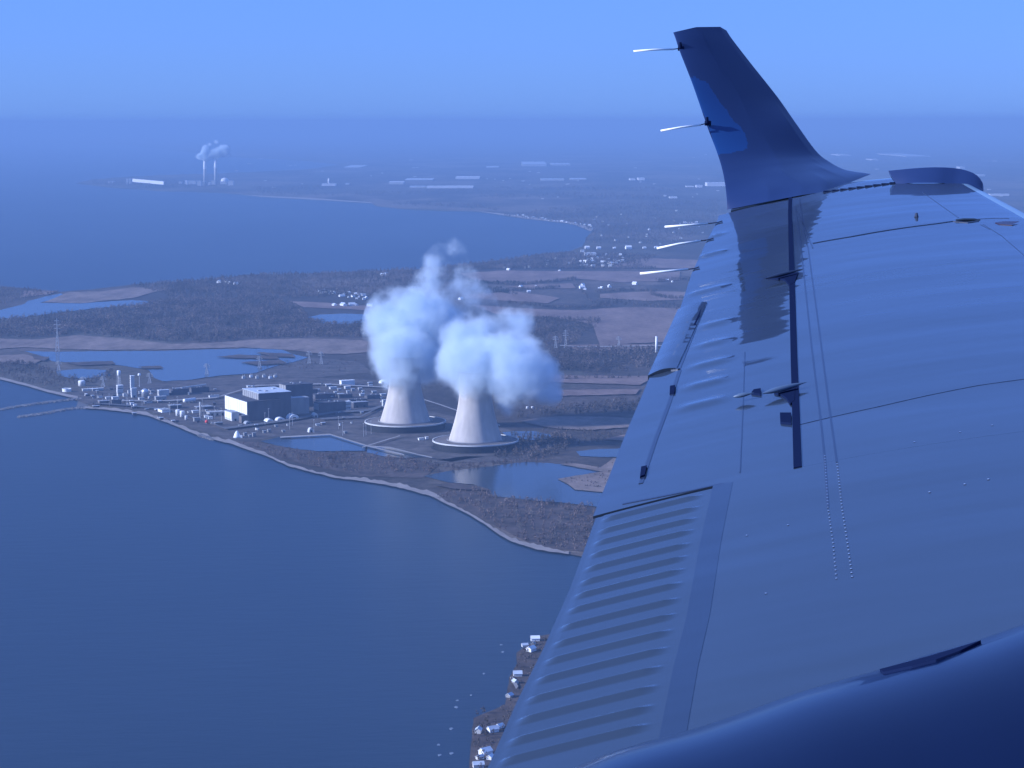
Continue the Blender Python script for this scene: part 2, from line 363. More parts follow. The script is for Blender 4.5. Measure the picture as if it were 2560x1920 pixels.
def inside(x, y, poly):
    c = np.zeros(len(x), bool); n = len(poly)
    for i in range(n):
        x0, y0 = poly[i]; x1, y1 = poly[i-1]
        t = ((y0 > y) != (y1 > y))
        xx = (x1-x0)*(y-y0)/((y1-y0) if y1 != y0 else 1e-9)+x0
        c ^= t & (x < xx)
    return c
TREES = [0]
def scatter(poly_px, spacing, hmin, hmax, name, label, mat='tree', cover=1.0, mx=9000):
    P = [tuple(gnd(x, y)[:2]) for x, y in poly_px]
    xs = [p[0] for p in P]; ys = [p[1] for p in P]
    area = (max(xs)-min(xs))*(max(ys)-min(ys)); n = min(int(area/spacing**2), 400000)
    X = rng.uniform(min(xs), max(xs), n); Y = rng.uniform(min(ys), max(ys), n)
    k = inside(X, Y, P)
    # clumping: patches of denser and thinner wood
    cl = np.sin(X*.011+1.7*np.sin(Y*.006))+np.sin(Y*.0085+2*np.sin(X*.007))
    k &= (rng.uniform(-2.2, 2.0, n) < cl+1.2*cover)
    X = X[k][:mx]; Y = Y[k][:mx]; n = len(X)
    if n == 0: return
    Vs = []; Fs = []; off = 0
    which = rng.integers(0, len(PROT), n)
    for w_ in range(len(PROT)):
        pv, pf = PROT[w_]; idx = np.where(which == w_)[0]; m = len(idx)
        if m == 0: continue
        a = rng.uniform(0, 6.28, m); h = rng.uniform(hmin, hmax, m); wd_ = h*rng.uniform(.8, 1.25, m)
        ca, sa = np.cos(a), np.sin(a)
        vx = (pv[None, :, 0]*ca[:, None]-pv[None, :, 1]*sa[:, None])*wd_[:, None]+X[idx][:, None]
        vy = (pv[None, :, 0]*sa[:, None]+pv[None, :, 1]*ca[:, None])*wd_[:, None]+Y[idx][:, None]
        vz = pv[None, :, 2]*h[:, None]+1.0
        V = np.stack([vx, vy, vz], -1).reshape(-1, 3)
        Fc = (pf[None]+(np.arange(m)*len(pv))[:, None, None]).reshape(-1, 3)+off
        Vs.append(V); Fs.append(Fc); off += len(V)
    V = np.concatenate(Vs); Fc = np.concatenate(Fs)
    me = bpy.data.meshes.new(name)
    me.vertices.add(len(V)); me.vertices.foreach_set('co', V.astype(np.float32).ravel())
    me.loops.add(len(Fc)*3); me.loops.foreach_set('vertex_index', Fc.astype(np.int32).ravel())
    me.polygons.add(len(Fc)); me.polygons.foreach_set('loop_start', np.arange(0, len(Fc)*3, 3, dtype=np.int32))
    me.update(calc_edges=True); me.materials.append(M[mat])
    o = bpy.data.objects.new(name, me); COL.objects.link(o); tag(o, label, 'woodland', kind='stuff')
    TREES[0] += n
WOODS = [
 ([(-100, 812), (0, 803), (150, 785), (330, 768), (430, 752), (640, 740), (730, 760), (775, 800), (820, 814), (950, 812), (960, 846), (780, 846), (640, 848), (520, 858), (430, 858), (300, 846), (200, 836), (80, 847), (-100, 845)], 13, 9, 15, 'bare winter wood before the pond', 'tree', 1.6, 11000),
 ([(325, 716), (440, 707), (570, 697), (640, 690), (886, 683), (1020, 676), (1150, 672), (1140, 700), (1040, 735), (900, 740), (720, 748), (640, 740), (430, 750), (420, 740)], 16, 9, 15, 'bare winter wood along the bay shore', 'tree', 1.0, 9000),
 ([(-100, 720), (0, 719), (60, 722), (146, 733), (60, 752), (0, 768), (-100, 772)], 16, 6, 10, 'scrub wood north of the creek', 'tree', .8, 3000),
 ([(1060, 674), (1186, 660), (1294, 648), (1358, 637), (1440, 634), (1640, 640), (1600, 672), (1430, 674), (1260, 673), (1150, 680)], 15, 9, 14, 'bare trees around the bay village', 'tree', 1.0, 7000),
 ([(1251, 540), (1315, 548), (1418, 560), (1483, 580), (1470, 592), (1460, 612), (1700, 612), (1800, 560), (1800, 500), (1600, 505), (1400, 520)], 34, 9, 15, 'bare wood across the bay head', 'tree', .9, 6000),
 ([(1310, 912), (1330, 878), (1400, 876), (1640, 876), (1620, 925), (1500, 935), (1390, 930)], 12, 9, 14, 'bare wood left of the wing', 'tree', 1.2, 4000),
 ([(1290, 850), (1320, 798), (1500, 802), (1500, 818), (1460, 835), (1440, 862), (1330, 872)], 13, 8, 14, 'bare wood behind the pylons', 'tree', 1.0, 4000),
 ([(0, 912), (60, 905), (140, 930), (150, 945), (240, 948), (280, 925), (290, 955), (200, 962), (150, 978), (60, 958), (0, 943), (-100, 930), (-100, 905)], 11, 6, 10, 'bare scrub wood by the left beach', 'tree', .8, 4000),
 ([(600, 1112), (660, 1120), (760, 1136), (900, 1140), (1020, 1152), (1100, 1168), (1200, 1164), (1330, 1150), (1400, 1148), (1300, 1162), (1060, 1188), (900, 1190), (800, 1172), (720, 1152), (650, 1128)], 9, 4, 9, 'reddish bare wood before the basins', 'treered', .6, 5000),
 ([(1090, 1238), (1185, 1226), (1232, 1242), (1343, 1256), (1488, 1272), (1520, 1300), (1500, 1380), (1432, 1380), (1340, 1366), (1280, 1346), (1220, 1306), (1170, 1278), (1120, 1256)], 9, 4, 9.5, 'reddish bare wood on the point', 'treered', 1.3, 6000),
 ([(1230, 1130), (1290, 1100), (1420, 1090), (1440, 1110), (1400, 1140), (1300, 1152), (1240, 1150)], 9, 6, 11, 'bare thicket right of the near tower', 'tree', .9, 1500),
 ([(1285, 1040), (1400, 1020), (1600, 1000), (1600, 1030), (1440, 1038), (1340, 1044), (1300, 1052)], 11, 6, 11, 'dark thicket behind the earth mound', 'tree', 1.2, 1500),
 ([(1190, 1790), (1230, 1782), (1268, 1765), (1280, 1700), (1300, 1640), (1350, 1600), (1420, 1650), (1300, 1950), (1180, 1950)], 8, 4, 7, 'bare bushes between the shore cottages', 'tree', .5, 2500),
]
WOODS += [
 ([(1400, 1205), (1440, 1194), (1510, 1182), (1600, 1184), (1560, 1226), (1510, 1226), (1440, 1220)], 9, 2.5, 5, 'low scrub on the reed island', 'tree', -.2, 500),
 ([(1400, 1160), (1440, 1159), (1500, 1168), (1560, 1152), (1580, 1168), (1500, 1176)], 9, 2.5, 5, 'low scrub on the second reed island', 'tree', -.2, 400),
 ([(1150, 718), (1250, 722), (1300, 740), (1180, 728)], 14, 7, 11, 'dark copse right of the steam top', 'evergreen', 1.5, 600),
 ([(1500, 752), (1640, 756), (1740, 770), (1720, 778), (1600, 768), (1500, 762)], 14, 7, 11, 'thicket below the long field', 'tree', 1.0, 800),
 ([(620, 882), (700, 900), (800, 905), (900, 900), (950, 925), (800, 935), (700, 918), (640, 930)], 17, 3, 6, 'thin scrub behind the yard', 'tree', -.6, 800),
 ([(960, 880), (1280, 900), (1380, 960), (1360, 1020), (1200, 1000), (1000, 940)], 16, 4, 8, 'thin scrub between steam and wing', 'tree', -.4, 1500),
 ([(1270, 1085), (1400, 1075), (1560, 1085), (1500, 1110), (1420, 1118), (1290, 1110)], 10, 3, 7, 'scrub on the low ground by the wing', 'tree', .1, 900),
]
HEDGES = [([(1170, 706), (1280, 716), (1380, 708), (1440, 700)], 3, 'hedge line below the pinkish field'), ([(1270, 760), (1380, 772), (1480, 772), (1530, 768)], 3, 'hedge line of the broad field'),
          ([(1210, 738), (1300, 728), (1400, 722)], 3, 'hedge line by the farm lane'), ([(1430, 700), (1445, 720), (1480, 760), (1520, 768)], 4, 'tree line along the farm lane'),
          ([(1640, 706), (1700, 702), (1760, 704)], 4, 'hedge behind the static wick field'), ([(1620, 738), (1660, 748), (1740, 752)], 4, 'hedge beside the aileron edge'),
          ([(1490, 734), (1560, 730), (1640, 732)], 3, 'hedge behind the long field'), ([(1140, 674), (1300, 672), (1450, 674), (1640, 674)], 3, 'tree line above the pinkish field'),
          ([(1200, 712), (1300, 712)], 4, 'dark copse by the steam'), ([(1380, 952), (1600, 948)], 2, 'hedge between the strip fields')]
for p, s, a, b_, l, m, c, mx in WOODS: scatter(p, s, a, b_, 'woodland', l, m, c, mx)
for p, wpx, l in HEDGES:
    scatter(strip(p, wpx), 9, 7, 11, 'hedgerow', l, 'evergreen' if 'copse' in l or 'dark' in l else 'tree', 3, 1200)
# far-off woods: low dark masses seen across the bay
for i, (p, l) in enumerate([([(960, 512), (1030, 517), (1150, 520), (1240, 528), (1260, 522), (1160, 512), (1000, 508)], 'dark far wood along the bay'),
     ([(850, 482), (1040, 480), (1200, 475), (1240, 479), (1060, 487), (900, 488)], 'dark far wood below the warehouses'),
     ([(620, 470), (800, 468), (830, 474), (700, 480), (620, 477)], 'dark far wood right of the stacks'),
     ([(640, 480), (760, 486), (900, 491), (740, 489), (650, 486)], 'dark far wood on the bay beach'),
     ([(230, 452), (330, 447), (480, 462), (560, 470), (380, 474), (240, 464)], 'dark wood under the far power plant'),
     ([(1230, 470), (1500, 468), (1700, 474), (1680, 480), (1400, 477), (1240, 476)], 'dark far wood under the sheds'),
     ([(1200, 489), (1480, 484), (1700, 492), (1660, 500), (1400, 496), (1200, 496)], 'dark far wood beyond the bay head')]):
    scatter(p, 60, 12, 22, 'far_wood', l, 'tree', 2.0, 5000)

# individual pale trees in the shoreline wood
tr = random.Random(3)
def tree_parts(seed):
    r = np.random.default_rng(seed)
    t = MB(); t.tube([(0, 0, 0), (.02, .01, .35), (0, .02, .7), (.01, 0, .95)], .028, 6, .006)
    for k in range(7):
        a = r.uniform(0, 6.28); z = r.uniform(.3, .7); q = r.uniform(.15, .3)
        t.tube([(0, 0, z), (q*.5*math.cos(a), q*.5*math.sin(a), z+.1), (q*math.cos(a), q*math.sin(a), z+.25)], .012, 4, .003)
    c = MB()
    for k in range(46):
        z = r.uniform(.35, 1); rad = .33*math.sin(min(1, (z-.2)/.85)*math.pi)+.04; a = r.uniform(0, 6.28); q = rad*r.uniform(.2, 1)
        cc = np.array([q*math.cos(a), q*math.sin(a), z]); s = .045
        c.add([cc+r.normal(0, 1, 3)*s for _ in range(4)], [(0, 1, 2), (0, 2, 3), (0, 3, 1), (1, 3, 2)])
    return t, c
tb = [tree_parts(s) for s in range(3)]
tmesh = []
spots = [(652, 1126), (684, 1140), (731, 1150), (772, 1164), (776, 1150), (820, 1172), (860, 1178), (880, 1160), (930, 1186), (1000, 1184), (1010, 1172), (1100, 1254), (1130, 1262),
         (1195, 1268), (1206, 1282), (1240, 1260), (1262, 1310), (1290, 1290), (1300, 1330), (1345, 1340), (1330, 1300), (1390, 1352), (1400, 1320), (1440, 1350), (1360, 1140), (1372, 1128), (1420, 1105)]
for i, (x, y) in enumerate(spots):
    p, s = gp(x, y); k = i % 3; h = tr.uniform(8, 13)
    root = empty('bare_tree', (p.x, p.y, 1.0), tr.uniform(0, 6), label='bare pale tree standing out of the shoreline wood', cat='tree', group='pale trees in the shoreline wood')
    root.scale = (h, h, h)
    if len(tmesh) < 3:
        a = tb[k][0].build('trunk', M['treepale'], root); b = tb[k][1].build('crown', M['treepale'], root); tmesh.append((a, b))
    else:
        for q in tmesh[k]:
            c = q.copy(); c.parent = root; COL.objects.link(c)

# ------------------------------------------------------------------ cooling towers
def cooling_tower(px, py, label):
    p, s = gp(px, py)
    t = empty('cooling_tower', (p.x, p.y, 1.0), label=label, cat='cooling tower', group='cooling towers')
    prof = []
    zt = 96.0; rt = 25.4
    for i in range(33):
        z = 11+i*(122-11)/32
        a = 72.0 if z < zt else 60.0
        prof.append((rt*math.sqrt(1+((z-zt)/a)**2*1.0) if z >= zt else rt*math.sqrt(1+((zt-z)/61.0)**2), z))
    inner = [(r-1.0, z) for r, z in prof[::-1]]
    sh = MB(); sh.lathe(prof+inner, 96, cap0=False, cap1=False)
    sh.build('shell', M['shell'], t, True)
    rim = MB(); r0 = prof[-1][0]; rim.lathe([(r0+.02, 121), (r0+1.1, 121.1), (r0+1.1, 122.6), (r0-1.4, 122.6), (r0-1.4, 121)], 96, cap0=False, cap1=False); rim.build('rim', M['grey'], t)
    sk = MB(); sk.lathe([(66.5, 0), (66.5, 10.4)], 96, cap0=False, cap1=False); sk.build('louvre_wall', M['louver'], t)
    for_v = MB()
    for k in range(96):
        a = 2*math.pi*k/96; c_, s_ = math.cos(a), math.sin(a)
        for_v.tube([(66.8*c_, 66.8*s_, 0), (66.8*c_, 66.8*s_, 10.5)], .2, 4)
    q = for_v.build('columns', M['louver'], t); q['kind'] = 'stuff'
    rf = MB(); rf.lathe([(44.0, 11.0), (50, 10.5), (67.3, 10.6), (67.3, 12.1), (50, 12.7), (43.2, 13.0)], 96, cap0=False, cap1=False); rf.build('deck_ring', M['brown'], t)
    lp = MB(); lp.lathe([(67.35, 10.7), (69, 10.9), (69, 13), (67.5, 13.1), (67.35, 12.0)], 96, cap0=False, cap1=False); lp.build('outer_rim', M['pale'], t)
    wy = MB(); wy.lathe([(46.0, 12.86), (46.0, 13.9), (44.8, 13.9), (44.8, 12.9)], 96, cap0=False, cap1=False); wy.build('inner_kerb', M['grey'], t)
    bs = MB(); bs.lathe([(71, -.9), (71, .9), (66.6, .9)], 96, cap0=False, cap1=False); bs.build('basin_kerb', M['louver'], t)
    return p, s
TN, SN = cooling_tower(1189, 1120, 'nearer cooling tower, on the right, half hidden by drifting steam')
TF, SF = cooling_tower(1013.5, 1072, 'farther cooling tower, on the left, beside the station yard')

# ------------------------------------------------------------------ steam
def blob_mesh(blobs, grow, name, mat, label, vox):
    bm = bmesh.new()
    for (c, r, d) in blobs:
        mt = Matrix.Translation(c) @ Matrix.Diagonal((*(r*grow*np.array([1, 1, 1])), 1))
        bmesh.ops.create_icosphere(bm, subdivisions=3, radius=1, matrix=mt)
    me = bpy.data.meshes.new(name); bm.to_mesh(me); bm.free(); me.materials.append(mat)
    o = bpy.data.objects.new(name, me); COL.objects.link(o)
    md = o.modifiers.new('union', 'REMESH'); md.mode = 'VOXEL'; md.voxel_size = vox
    tag(o, label, 'steam'); return o
def steam_mat(name, blobs, dens, ns, amp, step):
    m = bpy.data.materials.new(name); m.use_nodes = True; n = m.node_tree; n.nodes.clear()
    out = n.nodes.new('ShaderNodeOutputMaterial'); pv = n.nodes.new('ShaderNodeVolumePrincipled')
    pv.inputs['Color'].default_value = (.80, .89, .955, 1); pv.inputs['Anisotropy'].default_value = .0
    n.links.new(pv.outputs[0], out.inputs['Volume'])
    tc = n.nodes.new('ShaderNodeTexCoord'); V = tc.outputs['Object']
    # warped position
    wn = noise(n, ns*.45, 3, V, .5); 
    sub = n.nodes.new('ShaderNodeVectorMath'); sub.operation = 'SUBTRACT'; n.links.new(wn.outputs['Color'], sub.inputs[0]); sub.inputs[1].default_value = (.5, .5, .5)
    scl = n.nodes.new('ShaderNodeVectorMath'); scl.operation = 'SCALE'; n.links.new(sub.outputs[0], scl.inputs[0]); scl.inputs['Scale'].default_value = 1.5/ns
    ad = n.nodes.new('ShaderNodeVectorMath'); ad.operation = 'ADD'; n.links.new(V, ad.inputs[0]); n.links.new(scl.outputs[0], ad.inputs[1])
    def math_(op, a, b_=None, clamp=False):
        q = n.nodes.new('ShaderNodeMath'); q.operation = op; q.use_clamp = clamp
        for i, x in enumerate((a, b_)):
            if x is None: continue
            if isinstance(x, (int, float)): q.inputs[i].default_value = x
            else: n.links.new(x, q.inputs[i])
        return q.outputs[0]
    cur = None
    for (c, r, d) in blobs:
        di = n.nodes.new('ShaderNodeVectorMath'); di.operation = 'DISTANCE'; n.links.new(ad.outputs[0], di.inputs[0]); di.inputs[1].default_value = tuple(c)
        # d: 1 = full, less = faint wisp
        val = math_('SUBTRACT', d, math_('MULTIPLY', di.outputs['Value'], d/r))
        if cur is None: cur = val
        else:
            cur = math_('SMOOTH_MAX', cur, val); cur.node.inputs[2].default_value = .22
    nz = noise(n, ns, 8, V, .68)
    s = math_('ADD', cur, math_('MULTIPLY', math_('SUBTRACT', nz.outputs['Fac'], .5), amp))
    s = math_('MULTIPLY', math_('SUBTRACT', s, .05), 2.4, True)
    s = math_('MULTIPLY', math_('POWER', s, 1.5), dens)
    n.links.new(s, pv.inputs['Density'])
    m.cycles.volume_step_rate = step
    return m
def at_depth(px, py, y):
    d = ray(px, py); return CAMP + d*(y/d.y)
def plume(spec, base_y, name, label, dens, ns, amp, step, grow, vox):
    bl = []
    for (X, Y, r, dy, d) in spec:      # frame position, radius in frame pixels, depth offset in m
        y = base_y+dy; c = at_depth(X, Y, y); bl.append((c, 1.28*r*y/F, d))
    o = blob_mesh(bl, grow, name, steam_mat(name, bl, dens, ns, amp, step), label, vox); return o
def q(X, Y, r, dy=0, d=1.0): return (850+X/2.765, 600+Y/2.765, r/2.765, dy, d)
plume([q(560, 640, 290, 60), q(380, 600, 170, 40), q(335, 700, 120, 30), q(350, 850, 110, 10), q(445, 890, 175, -8), q(455, 790, 190, -28), q(560, 850, 150, 0), q(540, 850, 150, 0), q(660, 560, 190, 60), q(730, 780, 190, 60), q(640, 850, 120, 40),
       q(500, 470, 130, 40), q(380, 400, 100, 30, .42), q(280, 490, 90, 30, .36), q(640, 380, 105, 40, .5), q(640, 300, 90, 45, .46), q(645, 225, 95, 50, .42), q(700, 160, 100, 60, .42), q(765, 100, 95, 60, .36), q(750, 440, 110, 50, .5), q(850, 320, 110, 50, .33), q(910, 390, 100, 50, .34), q(970, 470, 100, 50, .34), q(800, 540, 130, 50, .55), q(800, 220, 80, 50, .28), q(450, 960, 75, 0)],
      TF.y, 'steam_plume', 'white steam billowing from the farther tower and rising into wisps', .055, .023, 1.45, .14, 1.15, 7)
plume([q(860, 890, 180, 0), q(915, 930, 175, -8), q(925, 890, 185, -30), q(1030, 900, 150, 0), q(1000, 800, 200, 20), q(1180, 800, 150, -30), q(1260, 920, 200, -60), q(1370, 960, 130, -60), q(1180, 1040, 130, -50), q(1160, 1150, 70, 0, .7), q(1060, 900, 140, 0),
       q(1230, 570, 115, 30, .6), q(1120, 610, 100, 30, .5), q(1020, 650, 140, 30, .7), q(880, 690, 160, 40, .8), q(800, 760, 120, 40, .8), q(1300, 800, 120, 10, .7), q(860, 1000, 90, 0), q(1430, 860, 75, 0, .7), q(1420, 1050, 90, 0, .8), q(930, 560, 80, 40, .5)],
      TN.y, 'steam_plume', 'white steam rolling right from the nearer tower in two lobes', .055, .023, 1.45, .14, 1.15, 7)

# ------------------------------------------------------------------ plant buildings
ROT = R(27.3); BX = math.cos(ROT); BY = math.sin(ROT)
def block(px, py, w_, d_, h, wall, roof, name, label, cat='industrial building', parts=True, rot=ROT, lit=None, z0=1.0, group=None, doors=0, bands=0, parapet=.6):
    """rectangular building, nearest corner at (px, py); w_ runs right-and-back, d_ left-and-back"""
    p = gnd(px, py)
    t = empty(name, (p.x, p.y, z0), rot, label=label, cat=cat, group=group)
    m = MB(); m.box(0, w_, 0, d_, 0, h); m.build('wall', M[wall], t)
    if lit:  # sunlight put into the colour: lighter cladding on the sun-facing left side
        l = MB(); l.box(-.25, 0, .5, d_-.5, h*.28, h-.6)
        nb = max(3, int(d_/9))
        for k in range(nb): y0 = .5+(d_-1)*k/nb; l.box(-.7, -.25, y0, y0+.8, h*.28, h-.7)
        l.build('sun_toned_cladding', M[lit], t)
    r = MB(); r.box(-parapet, w_+parapet, -parapet, d_+parapet, h, h+parapet*1.2); rf = r.build('roof', M[roof], t)
    if w_ > 12:
        rr = random.Random(int(px*7+py))
        for k in range(3):
            v = MB()
            a = rr.uniform(.15, .75)*w_; b_ = rr.uniform(.15, .8)*d_; q_ = min(w_, d_)*.09
            v.box(a, a+q_, b_, b_+q_, h+parapet*1.2, h+parapet*1.2+1.6)
            v.build('roof_vent', M['steel'], rf)
    for k in range(doors):
        dm = MB(); x0 = w_*(k+.5)/doors-1.8; dm.box(x0, x0+3.6, -.15, 0, 0, min(4.2, h*.7)); dm.build('door', M['glass'], t)
    for k in range(bands):
        z = h*(k+.6)/(bands+.3); b2_ = MB(); b2_.box(w_*.05, w_*.95, -.12, 0, z, z+1.1); b2_.box(-.12, 0, d_*.05, d_*.95, z, z+1.1); b2_.build('window_band', M['glass'], t)
    return t
block(619, 1055, 62, 113, 34, 'dark', 'roofdark', 'turbine_hall', 'large dark turbine hall with bright white left wall', lit='white', doors=1)
block(648, 1051, 60, 80, 46, 'dark', 'roofpale', 'reactor_building', 'tallest dark block with pale flat roof', lit='grey')
block(716, 1021, 52, 34, 41, 'dark', 'roofdark', 'auxiliary_building', 'dark flat roofed block right of the tallest block', lit='grey')
block(700, 1040, 56, 20, 29, 'grey', 'roofgrey', 'auxiliary_building', 'plain grey concrete block in front of the dark blocks', parapet=.4)
block(580, 1055, 13, 36, 15, 'pale', 'roofgrey', 'office_building', 'pale block with stepped base before the white wall', lit='white', doors=1)
block(604, 1060, 14, 12, 12, 'brown', 'roofdark', 'office_building', 'small brown block at the corner of the turbine hall', doors=1)
block(594, 1030, 8, 60, 22, 'brown', 'roofdark', 'auxiliary_building', 'brown low wing along the white wall', parapet=.3)
def bb(x0, x1, yb, hpx, ratio, wall, roof, name, label, **k):
    p, s = gp((x0+x1)/2, yb); W = (x1-x0)*s; w_ = W/(BX+BY*ratio); d_ = w_*ratio
    return block(x0+d_*BY/s, yb, w_, d_, hpx*s, wall, roof, name, label, **k)
def tank(px, yb, wpx, hpx, mat, name, label, cat='tank', dome=.25, group=None):
    p, s = gp(px, yb); r = wpx*s/2; h = hpx*s-dome*r
    t = empty(name, (p.x, p.y+r, 1), label=label, cat=cat, group=group)
    m = MB(); m.lathe([(r, 0), (r, h)], 28, cap1=False); m.build('shell', M[mat], t, True)
    rf = MB(); rf.lathe([(r+.15, h-.1), (r+.15, h+.2)]+[(r*math.cos(a*.157), h+.2+dome*r*math.sin(a*.157)) for a in range(1, 10)]+[(.05, h+.2+dome*r)], 28, cap0=False); rf.build('roof', M[mat], t, True)
    ld = MB(); ld.box(r, r+.5, -.3, .3, 0, h); ld.build('ladder', M['steel'], t)
    return t
def tent(px, yb, wpx, lm, hpx, mat, name, label, rot=ROT, cat='shed', group=None):
    p, s = gp(px, yb); w_ = wpx*s*.8; h = hpx*s
    t = empty(name, (p.x, p.y, 1), rot, label=label, cat=cat, group=group)
    n = 12; v = []; f = []
    for yy in (0, lm):
        for k in range(n+1):
            a = math.pi*k/n; v.append((w_/2*math.cos(a), yy, h*math.sin(a)**.8))
    for k in range(n): f.append((k, k+1, n+2+k, n+1+k))
    mesh_obj('roof', v, f, M[mat], t, True)
    e = MB()
    e.add(v[:n+1], [tuple(range(n+1))[::-1]]); e.add(v[n+1:], [tuple(range(n+1))]); e.build('end_wall', M[mat], t)
    d = MB(); d.box(-w_*.15, w_*.15, -.15, 0, 0, h*.5); d.build('door', M['glass'], t)
    return t
def lattice_tower(px, yb, hpx, label, cat='pylon', arms=True, wm=9):
    p, s = gp(px, yb); h = hpx*s
    t = empty('transmission_pylon' if arms else 'lattice_mast', (p.x, p.y, 1), label=label, cat=cat, group='transmission pylons')
    lg = []
    for sx, sy in ((1, 1), (1, -1), (-1, -1), (-1, 1)):
        m = MB(); m.tube([(sx*wm/2, sy*wm/2, 0), (sx*wm*.14, sy*wm*.14, h*.6), (sx*.4, sy*.4, h)], .42, 4, .25); m.build('leg', M['steel'], t)
    m = MB(); nz = 8
    for k in range(nz):
        def rad(z): return wm/2*(1-z/h/.6*.72) if z < h*.6 else wm*.14*(1-(z/h-.6)/.4)+.4*((z/h-.6)/.4)
        z0, z1 = h*k/nz, h*(k+1)/nz; a, b_ = rad(z0), rad(z1)
        for (x0, y0, x1, y1) in ((1, 1, 1, -1), (1, -1, -1, -1), (-1, -1, -1, 1), (-1, 1, 1, 1)):
            m.tube([(x0*a, y0*a, z0), (x1*b_, y1*b_, z1)], .2, 3); m.tube([(x1*a, y1*a, z0), (x0*b_, y0*b_, z1)], .2, 3)
    m.build('bracing', M['steel'], t)
    if arms:
        for z in (.68, .8, .92):
            m = MB(); L = wm*(1.0 if z < .9 else .7)
            m.tube([(-L, 0, h*z), (0, 0, h*z+1.8), (L, 0, h*z)], .3, 4); m.tube([(-L, 0, h*z), (L, 0, h*z)], .3, 4); m.build('cross_arm', M['steel'], t)
tank(203, 967, 17, 14, 'white', 'storage_tank', 'bright white round tank at the left end of the station')
# white open basin tank at the far left
p, s = gp(164, 982); t = empty('open_tank', (p.x, p.y+12, 1), label='white oval open basin by the left beach', cat='tank')
m = MB(); m.lathe([(8.5, 0), (9, 6), (8, 6), (7.6, 2), (0.1, 2)], 24, cap0=False); m.build('shell', M['white'], t); m = MB(); m.box(-6, 6, -1, 1, 6.05, 7.4); m.build('walkway', M['pale'], t)
bb(204, 254, 980, 5, .12, 'pale', 'white', 'long_shed', 'long thin pale shed beside the white round tank')
tank(215, 992, 8, 6, 'white', 'storage_tank', 'small white tank below the long thin shed')
# water tower on legs
p, s = gp(298, 975); h = 48*s
t = empty('water_tower', (p.x, p.y, 1), label='tall white cylindrical water tower on thin legs', cat='water tower')
for a in range(6):
    m = MB(); c_, s_ = math.cos(a*1.047), math.sin(a*1.047); m.tube([(4.6*c_, 4.6*s_, 0), (3*c_, 3*s_, h-10)], .35, 5); m.build('leg', M['steel'], t)
m = MB(); m.lathe([(1, h-12), (3.4, h-9.5), (3.7, h-1.5), (2.6, h-.5), (.1, h)], 20); m.build('tank', M['white'], t, True)
m = MB(); m.tube([(0, 0, 0), (0, 0, h-11)], .6, 6); m.build('riser_pipe', M['pale'], t)
bb(290, 307, 992, 26, .8, 'pale', 'white', 'tower_building', 'square pale tower block under the water tower', lit='white', bands=2)
bb(306, 318, 994, 8, .8, 'pale', 'roofgrey', 'annex_building', 'low pale annex beside the square tower block', lit='white')
bb(325, 336, 984, 42, .8, 'pale', 'white', 'elevator_tower', 'tall narrow white slab tower', lit='white')
bb(326, 341, 996, 23, .7, 'pale', 'roofpale', 'tower_building', 'pale block in front of the tall slab tower', lit='white', doors=1)
bb(318, 326, 986, 8, .8, 'pale', 'roofgrey', 'annex_building', 'small pale annex left of the tall slab tower')
# ball water tower
p, s = gp(349, 968); h = 33*s
t = empty('ball_water_tower', (p.x, p.y, 1), label='slim dark mast with small white ball tank', cat='water tower')
m = MB(); m.lathe([(1.4, 0), (.7, 4), (.6, h-5)], 12); m.build('column', M['steel'], t)
m = MB(); m.lathe([(.6, h-5.5)]+[(3.2*math.sin(a*.314), h-2.6-3.0*math.cos(a*.314)) for a in range(1, 10)]+[(.05, h+.4)], 20); m.build('tank', M['white'], t, True)
tank(361, 996, 17, 22, 'metal', 'domed_silo', 'silvery domed silo right of the tall slab tower', cat='silo', dome=.8)
tank(372, 1000, 5, 7, 'white', 'storage_tank', 'tiny white tank at the foot of the domed silo')
bb(392, 421, 992, 14, .5, 'pale', 'roofpale', 'workshop', 'pale workshop with light roof behind the low sheds', lit='pale')
bb(385, 414, 1006, 12, .4, 'grey', 'roofgrey', 'workshop', 'grey workshop in front of the pale workshop', doors=2)
bb(418, 470, 990, 14, .7, 'dark', 'roofdark', 'warehouse', 'dark warehouse left of the long gallery')
bb(470, 520, 984, 12, .5, 'dark', 'roofdark', 'warehouse', 'dark warehouse right under the long gallery')
p0, s0 = gp(442, 984); p1, s1 = gp(519, 976)
t = empty('conveyor_gallery', (0, 0, 0), label='long pale raised gallery over the dark warehouses', cat='conveyor')
m = MB(); m.tube([(p0.x, p0.y-20, 12), (p1.x, p1.y-20, 14)], 1.5, 6); m.build('gallery', M['pale'], t)
for k in range(5):
    a = Vector((p0.x, p0.y-20, 0)).lerp(Vector((p1.x, p1.y-20, 0)), k/4); m = MB(); m.tube([(a.x, a.y, 1), (a.x, a.y, 12)], .35, 5); m.build('support', M['steel'], t)
# horizontal tank
p, s = gp(474, 1008)
t = empty('horizontal_tank', (p.x, p.y, 1), R(50), label='long white horizontal tank lying on cradles', cat='tank')
m = MB(); m.tube([(-13.5, 0, 5), (-13, 0, 5), (12, 0, 5), (13, 0, 5)], 3.4, 16); m.build('shell', M['white'], t, True)
for x in (-8, 0, 8):
    m = MB(); m.box(x-.6, x+.6, -2.4, 2.4, 0, 2.2); m.build('cradle', M['grey'], t)
bb(521, 546, 998, 7, .3, 'white', 'roofgrey', 'long_shed', 'low white shed left of the white turbine wall')
bb(262, 275, 1000, 5, .7, 'pale', 'roofpale', 'shed', 'small pale shed behind the inlet, left one')
bb(277, 296, 1002, 7, .7, 'pale', 'roofpale', 'shed', 'wider pale shed behind the dark pump house')
bb(243, 272, 1014, 9, .5, 'brown', 'roofgrey', 'pump_house', 'brown pump house beside the harbour inlet', doors=2)
